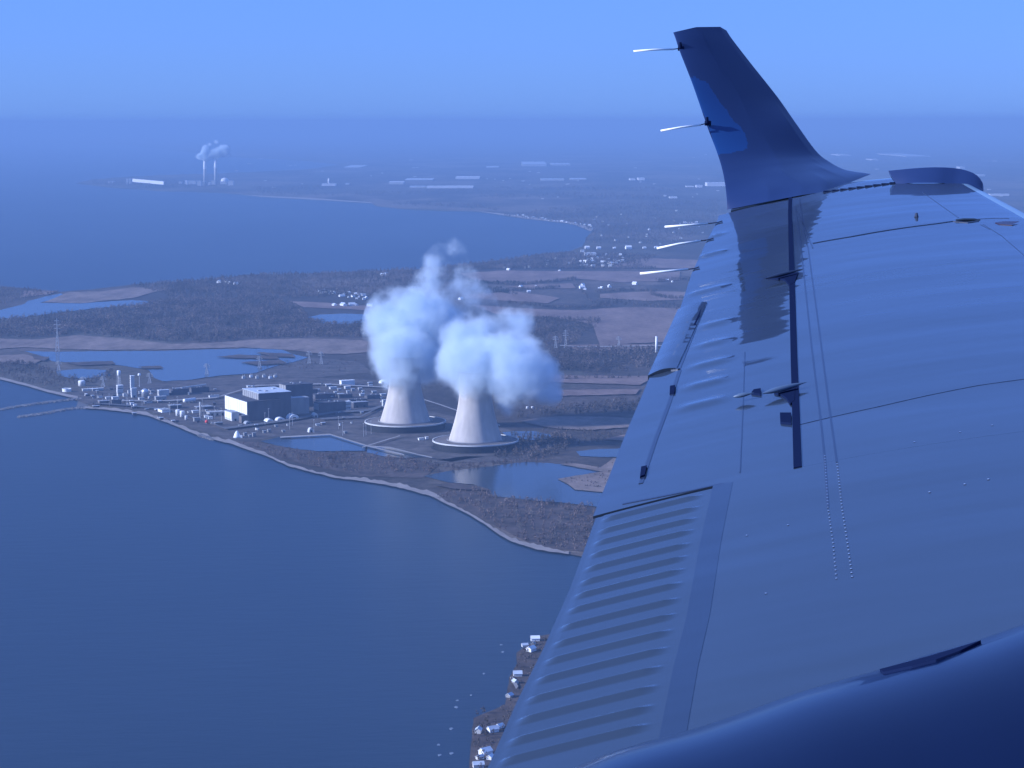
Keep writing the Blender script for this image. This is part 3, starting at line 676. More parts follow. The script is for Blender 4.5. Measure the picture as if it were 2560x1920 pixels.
bb(273, 302, 1014, 11, .6, 'dark', 'roofdark', 'pump_house', 'dark pump house right of the brown one')
bb(324, 334, 1014, 5, .6, 'white', 'white', 'cabin', 'white cabin right of the dark pump house')
bb(333, 341, 1021, 8, .6, 'white', 'white', 'cabin', 'upright white cabin near the beach road')
bb(390, 425, 1034, 7, 1.5, 'white', 'roofgrey', 'long_shed', 'long low white fronted shed above the beach')
bb(418, 452, 1024, 8, .6, 'dark', 'roofgrey', 'warehouse', 'dark shed with grey roof behind the paired tanks')
tank(444, 1042, 11, 16, 'white', 'storage_tank', 'left of two close white tanks above the beach')
tank(455, 1045, 12, 16, 'white', 'storage_tank', 'right of two close white tanks above the beach')
tank(465, 1052, 7, 11, 'white', 'storage_tank', 'small white tank in front of the paired tanks')
# chimney
p, s = gp(501, 1044); t = empty('chimney', (p.x, p.y, 1), label='slim grey steel chimney before the white wall', cat='chimney')
m = MB(); m.lathe([(1.9, 0), (1.7, 38*s)], 16, cap1=False); m.build('stack', M['pale'], t, True); m = MB(); m.lathe([(1.8, 38*s), (1.9, 40*s), (1.4, 40*s), (1.4, 38*s)], 16, cap0=False, cap1=False); m.build('rim', M['dark'], t)
bb(484, 530, 1026, 6, .5, 'dark', 'roofgrey', 'warehouse', 'flat grey roofed hall behind the chimney')
bb(478, 496, 1035, 6, .6, 'pale', 'roofpale', 'workshop', 'small pale workshop left of the chimney')
bb(513, 560, 1042, 9, .6, 'grey', 'roofgrey', 'warehouse', 'wide grey hall right of the chimney', doors=3)
bb(482, 500, 1056, 9, .5, 'grey', 'roofgrey', 'workshop', 'grey box workshop left of the red tank')
p, s = gp(516, 1062); t = empty('spherical_tank', (p.x, p.y+4, 1), label='small bright red round tank near the shore', cat='tank')
m = MB(); m.lathe([(.1, 1.2)]+[(2.9*math.sin(a*.314), 4.1-2.9*math.cos(a*.314)) for a in range(1, 10)]+[(.05, 7.0)], 20); m.build('shell', M['red'], t, True)
for a in range(4):
    m = MB(); m.tube([(2*math.cos(a*1.57), 2*math.sin(a*1.57), 0), (1.9*math.cos(a*1.57), 1.9*math.sin(a*1.57), 2.4)], .25, 5); m.build('leg', M['steel'], t)
bb(510, 520, 1047, 6, .5, 'white', 'white', 'cabin', 'white cabin above the red tank, left one')
bb(520, 531, 1050, 6, .5, 'white', 'white', 'cabin', 'white cabin above the red tank, right one')
tank(529, 1062, 5, 5, 'pale', 'storage_tank', 'tiny pale tank beside the red tank')
bb(535, 556, 1066, 7, .4, 'brown', 'roofgrey', 'workshop', 'low brown workshop right of the red tank')
tent(676, 1058, 22, 16, 9, 'white', 'arched_tent', 'leftmost white arched tent before the dark hall')
tent(703, 1054, 26, 14, 9, 'white', 'arched_tent', 'wide white arched tent beside the leftmost tent')
tent(736, 1051, 32, 18, 13, 'white', 'arched_tent', 'largest white arched tent before the concrete block')
tent(790, 1045, 15, 12, 11, 'pale', 'arched_tent', 'small pale arched tent right of the concrete block')
tent(779, 1083, 16, 8, 12, 'pale', 'arched_tent', 'lone pale arch standing at the settling basin')
tent(622, 1062, 20, 12, 7, 'roofgrey', 'arched_tent', 'grey low arch at the dark hall corner')
# white cone heap cover
p, s = gp(592, 1097); t = empty('salt_dome', (p.x, p.y+4, 1), label='bright white cone dome near the beach', cat='dome')
m = MB(); m.lathe([(6.3, 0), (5.6, 3), (3.6, 8), (1.4, 11.3), (.1, 12)], 24); m.build('shell', M['white'], t, True); m = MB(); m.box(3, 9, -4, 0, 0, 4.5); m.build('porch', M['white'], t)
for i, (x, y, h_) in enumerate([(612, 1092, 7), (624, 1096, 6), (634, 1094, 9), (660, 1085, 6), (672, 1083, 7), (708, 1083, 5), (600, 1070, 5), (690, 1070, 5), (863, 1086, 5), (1053, 1102, 5)]):
    bb(x-4, x+5, y, h_, .7, 'grey', 'roofgrey', 'site_hut', 'small grey site hut on the worn ground before the halls', cat='hut', group='grey site huts')
bb(1045, 1060, 1103, 5, .4, 'white', 'white', 'trailer', 'long white trailer left of the nearer tower', cat='trailer')
bb(1063, 1071, 1100, 5, .5, 'white', 'white', 'trailer', 'short white trailer between the two towers', cat='trailer')
bb(848, 886, 966, 12, .35, 'white', 'white', 'white_hall', 'bright white hall behind the yard')
p, s = gp(957, 960); t = empty('white_dome', (p.x, p.y+6, 1), label='white domed roof beside the farther tower', cat='dome')
m = MB(); m.lathe([(8.6, 0), (8.6, 1)]+[(8.6*math.cos(a*.157), 1+6.4*math.sin(a*.157)) for a in range(1, 10)]+[(.05, 7.4)], 24); m.build('shell', M['white'], t, True); m = MB(); m.box(-2, 2, -9, -6.5, 0, 4); m.build('door', M['glass'], t)
bb(858, 877, 1028, 22, .8, 'pale', 'white', 'tower_building', 'narrow pale tower block in the open yard', lit='white', bands=2)
bb(877, 919, 1022, 14, .4, 'dark', 'roofgrey', 'warehouse', 'dark warehouse right of the narrow pale block', doors=2)
bb(955, 966, 1022, 20, .8, 'pale', 'roofpale', 'tower_building', 'small white block touching the farther tower', lit='white')
yard = [(820, 968, 14, 5), (832, 975, 20, 5), (790, 982, 18, 6), (868, 974, 16, 6), (882, 980, 9, 6), (870, 984, 8, 5), (900, 978, 10, 6), (908, 984, 7, 6), (925, 962, 12, 4), (838, 986, 7, 5), (848, 979, 9, 5),
        (962, 972, 9, 5), (812, 990, 14, 5), (905, 992, 14, 5), (935, 985, 12, 5), (822, 1030, 20, 5), (905, 1036, 8, 4)]
for i, (x, y, w_, h_) in enumerate(yard):
    bb(x-w_/2, x+w_/2, y, h_, .5, 'pale' if i % 2 else 'grey', 'white' if i % 3 == 0 else 'roofpale', 'yard_shed', 'low pale shed scattered in the yard left of the farther tower', cat='shed', group='sheds in the yard behind the halls')
for i, (x, y, w_, h_, r_) in enumerate([(806, 1000, 60, 11, .5), (860, 998, 40, 9, .5), (895, 1010, 44, 8, .4), (930, 1000, 40, 9, .5), (810, 1018, 44, 14, .5), (850, 1040, 30, 5, .5)]):
    bb(x-w_/2, x+w_/2, y, h_, r_, 'dark', 'roofdark', 'long_warehouse', 'low dark warehouse between the concrete block and the farther tower', cat='warehouse', group='dark warehouses in the yard')
bb(782, 862, 1034, 24, .45, 'dark', 'roofdark', 'long_warehouse', 'wide dark hall right of the plain concrete block', lit='grey')
bb(740, 792, 990, 12, .5, 'dark', 'roofdark', 'long_warehouse', 'low dark hall behind the auxiliary block')
pr = random.Random(21); ks = 0
while ks < 85:
    x = pr.uniform(215, 960); lo = 975 if x > 600 else 985; hi = 1010+max(0, (x-215))*.18
    y = pr.uniform(lo-10, min(hi+12, 1078))
    if 540 < x < 800 and 985 < y < 1062: continue
    if 930 < x and y > 1020: continue
    w_ = pr.choice([4, 5, 6, 8, 11, 16]); h_ = pr.uniform(2.2, 6.5)
    bb(x-w_/2, x+w_/2, y, h_, pr.uniform(.3, .9), pr.choice(['grey', 'dark', 'pale', 'brown', 'pale', 'white']), pr.choice(['roofgrey', 'roofdark', 'roofpale', 'roofpale']), 'service_shed',
       'small flat roofed service shed packed among the station halls', cat='shed', group='service sheds of the power station'); ks += 1
for i in range(24):
    x = pr.uniform(240, 930); y = 1012+(x-240)*.12+pr.uniform(-16, 10)
    p, s = gp(x, y); t = empty('light_mast', (p.x, p.y, 1), label='thin pale light mast among the station halls', cat='light mast', group='light masts of the power station')
    m = MB(); m.tube([(0, 0, 0), (0, 0, 22)], .35, 5, .18); m.build('pole', M['steel'], t); m = MB(); m.box(-1.2, 1.2, -.3, .3, 22, 22.6); m.build('lamp_head', M['pale'], t)
# substation gear
for i, x in enumerate([609, 628, 643, 660, 676, 688]):
    p, s = gp(x, 948-(i % 2)*3); t = empty('transformer', (p.x, p.y, 1), ROT, label='pale transformer in the row behind the halls', cat='transformer', group='transformers behind the halls')
    m = MB(); m.box(-3, 3, -2, 2, 0, 5); m.build('tank', M['white' if i in (1, 4) else 'pale'], t)
    m = MB(); m.tube([(-1.5, 0, 5), (-1.8, 0, 8.5)], .4, 5); m.tube([(1.5, 0, 5), (1.8, 0, 8.5)], .4, 5); m.build('bushing', M['pale'], t)
    m = MB(); m.box(3.1, 4.2, -2, 2, .5, 4.5); m.build('radiator', M['grey'], t)
for x, y, h_, l in [(144, 880, 82, 'tall slim pylon on the marsh at the left'), (147, 928, 24, 'small pylon below the tall slim one'), (649, 922, 30, 'pylon at the right end of the lagoon'),
                    (517, 938, 28, 'faint pylon behind the turbine hall'), (374, 960, 26, 'faint pylon right of the ball tank'), (258, 968, 26, 'faint pylon left of the water tower'), (773, 910, 32, 'left pylon of a pair behind the halls'),
                    (803, 912, 32, 'right pylon of a pair behind the halls'), (1414, 871, 46, 'wide footed pylon right of the steam'), (1389, 871, 31, 'lower pylon left of the wide footed one'), (1329, 872, 30, 'pylon at the edge of the steam'),
                    (1547, 868, 26, 'pylon in the middle of the broad field'), (208, 962, 18, 'thin pylon behind the white round tank')]:
    lattice_tower(x, y, h_, l, wm=8 if h_ > 60 else 7)
p, s = gp(1641, 882); t = empty('chimney', (p.x, p.y, 1), label='lone white pole stack beside the wing edge', cat='chimney')
m = MB(); m.lathe([(3.0, 0), (2.4, 40*s)], 14); m.build('stack', M['white'], t, True)
for x, y in ((1318, 1024), (1331, 1024)):
    tank(x, y, 6, 6, 'white', 'storage_tank', 'small white tank right of the steam, one of two alike', group='two small white tanks')
# ------------------------------------------------------------------ jetties
def jetty(pts, wpx, label):
    P = [gnd(x, y) for x, y in pts]; t = MB(); r = random.Random(5)
    for a, b_ in zip(P[:-1], P[1:]):
        n = max(2, int((b_-a).length/2.5))
        for i in range(n):
            c = a.lerp(b_, i/n)
            for k in range(9):
                x = c.x+r.uniform(-3, 3); y = c.y+r.uniform(-wpx, wpx); s_ = r.uniform(1.0, 2.1)
                v = [(x+s_*r.uniform(.7, 1.2)*dx, y+s_*r.uniform(.7, 1.6)*dy, dz) for dx, dy, dz in ((-1, -1, 0), (1, -1, 0), (1, 1, 0), (-1, 1, 0), (-.5, -.5, r.uniform(1.4, 2.6)), (.5, -.5, r.uniform(1.4, 2.6)), (.5, .5, r.uniform(1.4, 2.6)), (-.5, .5, r.uniform(1.4, 2.6)))]
                t.add(v, [(0, 3, 2, 1), (4, 5, 6, 7), (0, 1, 5, 4), (1, 2, 6, 5), (2, 3, 7, 6), (3, 0, 4, 7)])
    o = t.build('jetty', M['rock'], None); tag(o, label, 'jetty')
jetty([(215, 1020), (180, 1022), (140, 1029), (100, 1036), (60, 1042), (46, 1043)], 12, 'rubble jetty ending free in the water')
jetty([(200, 998), (150, 1003), (100, 1009), (40, 1018), (0, 1025), (-60, 1034)], 10, 'rubble jetty running out of the picture')
sheet('road', [(196, 1000), (230, 1004), (214, 1018), (190, 1020)], .6, M['asphalt'], label='shallow mouth of the harbour inlet')
for i, (x, y) in enumerate([(505, 1092), (515, 1094), (524, 1097), (530, 1101), (536, 1103), (550, 1106)]):
    pass
jetty([(498, 1089), (520, 1095), (532, 1100)], 6, 'dark rubble groyne on the beach')

# ------------------------------------------------------------------ villages
hr = random.Random(11)
def house(px, py, w_, label, group, wall='white', roof='roofgrey', rot=None, cat='house'):
    p = gnd(px, py); rot = hr.uniform(0, 3.1) if rot is None else rot
    d_ = w_*hr.uniform(.6, .8); h = w_*.32
    t = empty('house', (p.x, p.y, 1), rot, label=label, cat=cat, group=group)
    m = MB(); m.box(-w_/2, w_/2, -d_/2, d_/2, 0, h)
    m.add([(-w_/2, -d_/2, h), (-w_/2, d_/2, h), (-w_/2, 0, h+d_*.36)], [(0, 1, 2)]); m.add([(w_/2, -d_/2, h), (w_/2, d_/2, h), (w_/2, 0, h+d_*.36)], [(0, 2, 1)])
    m.build('wall', M[wall], t)
    e = .4; r = MB(); z1 = h+d_*.36
    r.add([(-w_/2-e, -d_/2-e, h-.3), (w_/2+e, -d_/2-e, h-.3), (w_/2+e, 0, z1+.1), (-w_/2-e, 0, z1+.1), (-w_/2-e, d_/2+e, h-.3), (w_/2+e, d_/2+e, h-.3),
           (-w_/2-e, -d_/2-e, h+.1), (w_/2+e, -d_/2-e, h+.1), (w_/2+e, 0, z1+.5), (-w_/2-e, 0, z1+.5), (-w_/2-e, d_/2+e, h+.1), (w_/2+e, d_/2+e, h+.1)],
          [(0, 3, 2, 1), (3, 4, 5, 2), (6, 7, 8, 9), (9, 8, 11, 10), (0, 1, 7, 6), (4, 10, 11, 5), (0, 6, 9, 3), (3, 9, 10, 4), (1, 2, 8, 7), (2, 5, 11, 8)])
    r.build('roof', M[roof], t)
    return t
for i in range(30):
    x = 795+i*4.2+hr.uniform(-3, 3); y = 729+(i*4.2)*.14+hr.uniform(-6, 6)
    house(x, y, hr.uniform(7, 12), 'small white house in the wooded hamlet left of the steam', 'houses of the hamlet left of the steam', hr.choice(['white', 'white', 'pale']), hr.choice(['white', 'roofgrey', 'roofpale']))
for x, y in [(858, 766), (862, 767), (880, 766), (891, 766), (836, 766), (925, 768), (566, 706), (590, 712), (548, 708), (575, 711), (957, 690), (965, 689)]:
    house(x, y, hr.uniform(12, 18), 'pale farm building beyond the pond left of the steam', 'farm buildings beyond the pond', 'white', 'roofpale')
for i in range(34):
    x = hr.uniform(1440, 1566); y = hr.uniform(640, 668)
    if x < 1500 and y < 645: y += 12
    house(x, y, hr.uniform(10, 17), 'small white house in the village at the bay head', 'houses of the bay village', hr.choice(['white', 'white', 'pale']), hr.choice(['white', 'roofgrey', 'roofpale']))
for i in range(22):
    x = hr.uniform(1240, 1560); y = hr.uniform(648, 672)
    house(x, y, hr.uniform(10, 14), 'scattered cottage among the trees below the bay', 'cottages among the bay shore trees', 'pale', 'roofgrey')
for i in range(26):
    t_ = i/25; x = 1290+t_*190+hr.uniform(-4, 4); y = 541+t_*26+hr.uniform(-3, 1)
    house(x, y, hr.uniform(9, 15), 'beach house on the curving shore of the far bay', 'beach houses round the far bay', 'pale', 'roofpale')
for i in range(30):
    house(hr.uniform(1460, 1760), hr.uniform(528, 612), hr.uniform(8, 13), 'house among bare trees across the bay head', 'houses among trees across the bay', 'pale', 'roofgrey')
for x, y, w_ in [(1468, 622, 26), (1497, 623, 24), (1571, 623, 34), (1611, 622, 20), (1536, 622, 16), (1640, 621, 20), (1712, 559, 22), (1722, 559, 16), (1732, 558, 16), (1741, 558, 20)]:
    house(x, y, w_*.7, 'white roadside building behind the bay village', 'white buildings along the village road', 'white', 'white', rot=.2)
for x, y, w_ in [(1302, 719, 16), (1322, 731, 14), (1339, 717, 11), (1456, 716, 20), (1455, 722, 22), (1462, 725, 16), (1587, 712, 20), (1498, 722, 10), (1504, 721, 12), (1524, 719, 20), (1668, 702, 12), (1271, 676, 16), (1681, 706, 10), (1399, 679, 14), (1152, 750, 18)]:
    house(x, y, w_*.75, 'white farmhouse alone in the fields right of the steam', 'farmhouses in the fields', 'white', 'white')
block(1462, 640, 44, 24, 11, 'white', 'white', 'marina_hall', 'long brilliant white hall at the bay head', cat='hall', rot=R(4))
block(1452, 631, 14, 10, 8, 'white', 'white', 'marina_hall', 'small white hall beside the long brilliant one', cat='hall', rot=R(4))
# shore cottages under the wing edge, seen from nearer
cots = [(1338, 1604, 13, 'white', 'white', .1, 'white roofed cottage topmost on the near shore'), (1328, 1630, 13, 'white', 'white', .9, 'bright white cottage below the topmost one'), (1312, 1619, 9, 'pale', 'roofpale', .3, 'low pale cottage at the water, upper group'),
        (1334, 1615, 8, 'grey', 'roofgrey', 1.3, 'grey small cottage between two white ones'), (1294, 1692, 12, 'pale', 'roofpale', .1, 'pale cottage halfway down the near shore'), (1288, 1710, 9, 'pale', 'roofpale', 2.0, 'slim cottage below the halfway one'),
        (1274, 1745, 9, 'grey', 'roofpale', 1.0, 'small cottage on the low bank'), (1232, 1832, 13, 'white', 'roofpale', .5, 'white cottage in the lower cluster'), (1250, 1822, 9, 'white', 'white', .8, 'small white cottage at the wing edge'),
        (1196, 1834, 12, 'pale', 'roofpale', 1.4, 'pale cottage closest to the water, lower cluster'), (1214, 1888, 14, 'white', 'white', .7, 'big white cottage near the bottom'), (1200, 1900, 9, 'white', 'roofpale', .6, 'small white cottage left of the big one'),
        (1226, 1900, 10, 'white', 'white', 1.2, 'white cottage right of the big one'), (1196, 1921, 13, 'pale', 'roofpale', .2, 'pale roof at the bottom edge')]
for x, y, w_, wa, ro, rt, l in cots: house(x, y, w_*.66, l, 'cottages on the near shore', wa, ro, rt)
M['seawall'] = M['gravel']
sheet('sea_wall', [(1274, 1693), (1282, 1690), (1296, 1716), (1290, 1722)], 2.2, M['seawall'], kind='structure', label='pale concrete slab on the bank')
# ice pieces in the water
for i, (x, y, r_) in enumerate([(1253, 1612, 1.6), (1257, 1630, 2), (1210, 1684, 1.5), (1144, 1751, 1.6), (1141, 1768, 2.2), (1178, 1738, 1.2), (1128, 1822, 2.2), (1096, 1862, 2), (1100, 1888, 2.2), (1129, 1884, 2.6)]):
    p = gnd(x, y); m = MB(); rr = random.Random(i); n = 9
    v = [(r_*rr.uniform(.5, 1.1)*math.cos(k*6.283/n), r_*2*rr.uniform(.5, 1.1)*math.sin(k*6.283/n)) for k in range(n)]
    m.add([(a, b_, 0) for a, b_ in v]+[(a*.9, b_*.9, .25) for a, b_ in v], [tuple(range(n))[::-1], tuple(range(n, 2*n))]+[(k, (k+1) % n, n+(k+1) % n, n+k) for k in range(n)])
    o = m.build('ice_floe', M['ice'], None, loc=(p.x, p.y, .05)); tag(o, 'small pale ice piece floating off the near shore', 'ice floe', 'ice pieces off the near shore')

# ------------------------------------------------------------------ far plant and far sheds
def far_stack(px, py, top, label):
    p, s = gp(px, py); h = (py-top)*s
    t = empty('smokestack', (p.x, p.y, 1), label=label, cat='smokestack', group='far smokestacks')
    m = MB(); m.lathe([(15, 0), (13.2, h*.62)], 20, cap1=False); m.build('lower_stack', M['pale'], t, True)
    m = MB(); m.lathe([(13.5, h*.62), (13, h), (11, h), (11, h*.9)], 20, cap0=False, cap1=False); m.build('upper_stack', M['white'], t, True)
    return p
PS = far_stack(513, 459, 401, 'left of two tall far stacks'); far_stack(540, 459, 397, 'right of two tall far stacks')
def q2(X, Y, r, dy=0, d=1.0): return (450+X/11.06, 340+Y/11.06, r/11.06, dy, d)
plume([q2(660, 400, 130), q2(560, 490, 120), q2(690, 530, 120), q2(830, 500, 110), q2(940, 490, 110), q2(1080, 470, 150), q2(1230, 350, 130), q2(1250, 470, 130), q2(800, 230, 60, 0, .6), q2(1020, 170, 80, 0, .5)],
      PS.y, 'steam_plume', 'small white steam puff over the two far stacks', .09, .012, .9, .15, 1.1, 12)
def farbox(x0, x1, yb, hpx, depth, wall, roof, name, label, rot=0, cat='warehouse', group=None):
    p, s = gp(x0, yb); return block(x0, yb, (x1-x0)*s, depth, hpx*s, wall, roof, name, label, cat=cat, rot=R(rot), group=group, parapet=1)
# slanted white coal gallery
pa, sa = gp(331, 462); pb, sb = gp(409, 466)
t = empty('conveyor_gallery', (0, 0, 0), label='long brilliant white gallery left of the far stacks', cat='conveyor')
m = MB(); za, zb = 12*sa, 9*sb
m.add([(pa.x, pa.y, za-16), (pb.x, pb.y, zb-16), (pb.x, pb.y+40, zb-16), (pa.x, pa.y+40, za-16), (pa.x, pa.y, za+10), (pb.x, pb.y, zb+10), (pb.x, pb.y+40, zb+10), (pa.x, pa.y+40, za+10)],
      [(0, 3, 2, 1), (4, 5, 6, 7), (0, 1, 5, 4), (1, 2, 6, 5), (2, 3, 7, 6), (3, 0, 4, 7)]); m.build('gallery', M['white'], t)
for k in range(4):
    c = pa.lerp(pb, k/3); zz = za+(zb-za)*k/3-16; m = MB(); m.box(c.x-4, c.x+4, c.y+2, c.y+30, 0, zz); m.build('support', M['dark'], t)
for (x0, x1, yb, hp, wall, l) in [(316, 320, 461, 13, 'pale', 'thin pale tower left of the white gallery'), (323, 327, 461, 13, 'pale', 'thin pale tower beside the white gallery'), (271, 285, 458, 4, 'pale', 'small pale shed on the spit'),
    (463, 468, 462, 10, 'white', 'narrow white block left of the far stacks'), (470, 490, 461, 8, 'pale', 'pale boiler house left of the far stacks'), (493, 502, 465, 12, 'pale', 'tall pale block under the left far stack'),
    (504, 512, 464, 9, 'grey', 'grey block beside the left far stack'), (528, 538, 462, 10, 'pale', 'pale block between the far stacks'), (570, 583, 464, 11, 'pale', 'pale block right of the far stacks'), (520, 526, 463, 6, 'pale', 'low pale block between the far stacks'),
    (447, 454, 460, 5, 'pale', 'tiny pale block at the gallery end'), (550, 566, 461, 6, 'pale', 'pale base under the white dome')]:
    farbox(x0, x1, yb, hp, 60, wall, 'roofpale' if wall != 'white' else 'white', 'far_plant_building', l, cat='industrial building')
p, s = gp(560, 458); t = empty('white_dome', (p.x, p.y+60, 1), label='white dome beside the far stacks', cat='dome')
m = MB(); r_ = 10*s; m.lathe([(r_, 0), (r_, r_*.5)]+[(r_*math.cos(a*.157), r_*.5+r_*.8*math.sin(a*.157)) for a in range(1, 10)]+[(.1, r_*1.3)], 24); m.build('shell', M['white'], t, True)
far = [(1305, 1366, 416, 5, 1600, 'pale', 'roofpale', 'widest pale warehouse near the horizon'), (1378, 1426, 414, 3, 700, 'pale', 'roofpale', 'long pale shed right of the widest warehouse'), (1139, 1198, 448, 4, 400, 'white', 'white', 'white shed above the long white row'),
       (1066, 1182, 471, 4, 220, 'white', 'white', 'longest white shed across the bay'), (1024, 1062, 470, 3, 200, 'pale', 'roofpale', 'pale shed left of the longest one'), (972, 1008, 461, 5, 260, 'pale', 'white', 'pale factory left of the white row'),
       (1012, 1080, 453, 3, 500, 'grey', 'roofpale', 'long grey shed behind the factory'), (804, 838, 465, 4, 160, 'white', 'white', 'white shed with small chimney'), (864, 872, 462, 3, 120, 'pale', 'roofpale', 'tiny shed right of the chimney shed'),
       (1352, 1410, 452, 3, 300, 'pale', 'roofpale', 'pale shed row in the middle plain, left'), (1426, 1466, 450, 2, 300, 'pale', 'roofpale', 'pale shed row in the middle plain, right'), (1575, 1588, 451, 3, 200, 'white', 'white', 'small white shed in the plain'),
       (1596, 1612, 451, 5, 200, 'white', 'white', 'white shed with tall end in the plain'), (1716, 1735, 468, 2, 100, 'white', 'white', 'low white shed left of the winglet'), (1741, 1756, 469, 5, 100, 'white', 'white', 'bright shed left of the winglet'),
       (1768, 1818, 466, 8, 200, 'white', 'white', 'big bright hall half behind the winglet'), (1674, 1693, 496, 3, 80, 'white', 'white', 'bright white barn in the plain'), (1660, 1667, 492, 3, 60, 'pale', 'white', 'tiny barn beside the bright barn'),
       (2475, 2522, 490, 4, 60, 'white', 'white', 'white hall above the leading edge'), (2265, 2325, 392, 1.5, 2500, 'pale', 'roofpale', 'pale depot above the tip fin'), (2100, 2125, 390, 2.5, 900, 'pale', 'white', 'pale sheds right of the winglet'),
       (2180, 2196, 401, 2, 500, 'pale', 'white', 'small pale shed right of the winglet'), (2440, 2462, 441, 4, 100, 'pale', 'white', 'small pale hall above the tip fin end'), (2400, 2412, 422, 4, 200, 'pale', 'white', 'pale block above the tip fin'),
       (860, 900, 420, 1.5, 1200, 'pale', 'roofpale', 'faint pale shed beyond the far bay'), (620, 650, 340, 1, 3000, 'pale', 'roofpale', 'faint pale depot near the horizon'), (1216, 1246, 420, 2, 500, 'pale', 'roofpale', 'faint pale yard behind the shed row')]
for (x0, x1, yb, hp, dp, wa, ro, l) in far: farbox(x0, x1, yb, hp, dp, wa, ro, 'far_warehouse', l)
p, s = gp(822, 463); t = empty('chimney', (p.x, p.y, 1), label='small chimney behind the white shed across the bay', cat='chimney'); m = MB(); m.lathe([(8, 0), (6.5, 17*s)], 14); m.build('stack', M['white'], t, True)
for i in range(60):
    x = hr.uniform(560, 2540); y = hr.uniform(385, 520) if x > 1250 else hr.uniform(395, 478)
    p, s = gp(x, y)
    m = MB(); w_ = hr.uniform(3, 9)*s; m.box(-w_/2, w_/2, 0, w_, 0, 1.2*s); m.add([(-w_/2, 0, 1.2*s), (w_/2, 0, 1.2*s), (w_/2, w_, 1.2*s), (-w_/2, w_, 1.2*s), (-w_/2, w_/2, 1.7*s), (w_/2, w_/2, 1.7*s)], [(0, 1, 5, 4), (2, 3, 4, 5), (1, 2, 5), (3, 0, 4)])
    o = m.build('far_shed', M['pale'], None, loc=(p.x, p.y, 1)); tag(o, 'tiny pale shed dotted over the far plain', 'shed', 'tiny sheds on the far plain')

#WING#
# ------------------------------------------------------------------ the aircraft: wing, winglet, nacelle
def wing_paint(name, c, rough, bs, spec=.5, coat=.6):
    m, n, b = newmat(name)
    tc = n.nodes.new('ShaderNodeTexCoord'); V = tc.outputs['Object']
    t = noise(n, 3.0, 4, V, .6, sc=(.5, 1, 1)); r = ramp(n, t.outputs['Fac'], [(.3, tuple(x*.93 for x in c)), (.7, tuple(min(1, x*1.07) for x in c))])
    n.links.new(r.outputs[0], b.inputs['Base Color'])
    b.inputs['Roughness'].default_value = rough; b.inputs['Specular IOR Level'].default_value = spec
    b.inputs['Coat Weight'].default_value = coat; b.inputs['Coat Roughness'].default_value = .04
    d1 = noise(n, 2.2, 2, V, .45, sc=(.45, 1.6, 1)); d2 = noise(n, 5.5, 2, V, .5, sc=(.35, 1.5, 1))
    wvx = n.nodes.new('ShaderNodeTexWave'); wvx.wave_type = 'BANDS'; wvx.bands_direction = 'Y'; wvx.inputs['Scale'].default_value = 1.55; wvx.inputs['Distortion'].default_value = .6; wvx.inputs['Detail'].default_value = 0
    n.links.new(V, wvx.inputs[0]); mk = noise(n, 1.6, 2, V, .5, sc=(.8, .5, 1)); mr = ramp(n, mk.outputs['Fac'], [(.48, (0, 0, 0)), (.66, (1, 1, 1))])
    wm_ = n.nodes.new('ShaderNodeMath'); wm_.operation = 'MULTIPLY'; n.links.new(wvx.outputs['Fac'], wm_.inputs[0]); n.links.new(mr.outputs[0], wm_.inputs[1])
    w2_ = n.nodes.new('ShaderNodeMath'); w2_.operation = 'MULTIPLY_ADD'; n.links.new(wm_.outputs[0], w2_.inputs[0]); w2_.inputs[1].default_value = .09; n.links.new(d1.outputs['Fac'], w2_.inputs[2])
    a = n.nodes.new('ShaderNodeMath'); a.operation = 'MULTIPLY_ADD'; n.links.new(d2.outputs['Fac'], a.inputs[0]); a.inputs[1].default_value = .30; n.links.new(w2_.outputs[0], a.inputs[2])
    u = bump(n, b, a.outputs[0], 1.0, bs)
    if coat: n.links.new(u.outputs[0], b.inputs['Coat Normal'])
    return m
M['wing'] = wing_paint('blue_grey_wing_paint', (.026, .038, .055), .40, .0045, spec=.25, coat=1.0)
M['boot'] = wing_paint('leading_edge_rubber', (.20, .32, .42), .4, 0.0, coat=.4)
M['joint'] = wing_paint('darker_joint_paint', (.012, .020, .038), .42, .0045, coat=.9)
M['pod'] = wing_paint('fairing_paint', (.07, .11, .17), .4, .002, coat=.8)
M['navy'] = wing_paint('navy_gloss_paint', (.012, .028, .092), .3, .002, coat=.42)
M['navyreflect'] = wing_paint('painted_reflection_blue', (.008, .046, .165), .35, .002, coat=.35)  # bluer tone for the reflection painted on the winglet
M['navyn'] = wing_paint('navy_nacelle_paint', (.001, .005, .028), .3, .002, spec=.3, coat=.35)
M['gap'] = paint('dark_gap', (.008, .015, .045), 1.0, .1, spec=.0)
M['line'] = wing_paint('panel_sealant', (.012, .022, .05), .5, 0.0, coat=.6)
M['rivet'] = paint('rivet_heads', (.22, .29, .42), .4, .05)
M['wick'] = paint('white_plastic', (.92, .92, .88), .5, .02)
def xTE(y): return .571+(y-6.11)*.161
def xLE(y): return 1.30+.03*(6.1-y)
def prof_(c):
    h = .27*c-.142*c*c
    if c > .94: h -= .10*((c-.94)/.06)**2*.5
    return h
def wz(x, y):
    ch = xLE(y)-xTE(y); c = (x-xTE(y))/ch
    return -1.0+.119*y+prof_(c)*ch
def P3(x, y, z): return Vector((x, y, H+z))
def wpt(px, py, lift=0.0):
    d = ray(px, py); h = 0.0
    for _ in range(14):
        t = (-1.0+h)/(d.z-.119*d.y); x, y = d.x*t, d.y*t
        ch = xLE(y)-xTE(y); h = .5*h+.5*(prof_(min(1.0, (x-xTE(y))/ch))*ch+lift)
    return Vector((x, y, H+d.z*t))
def wxy(px, py): p = wpt(px, py); return p.x, p.y
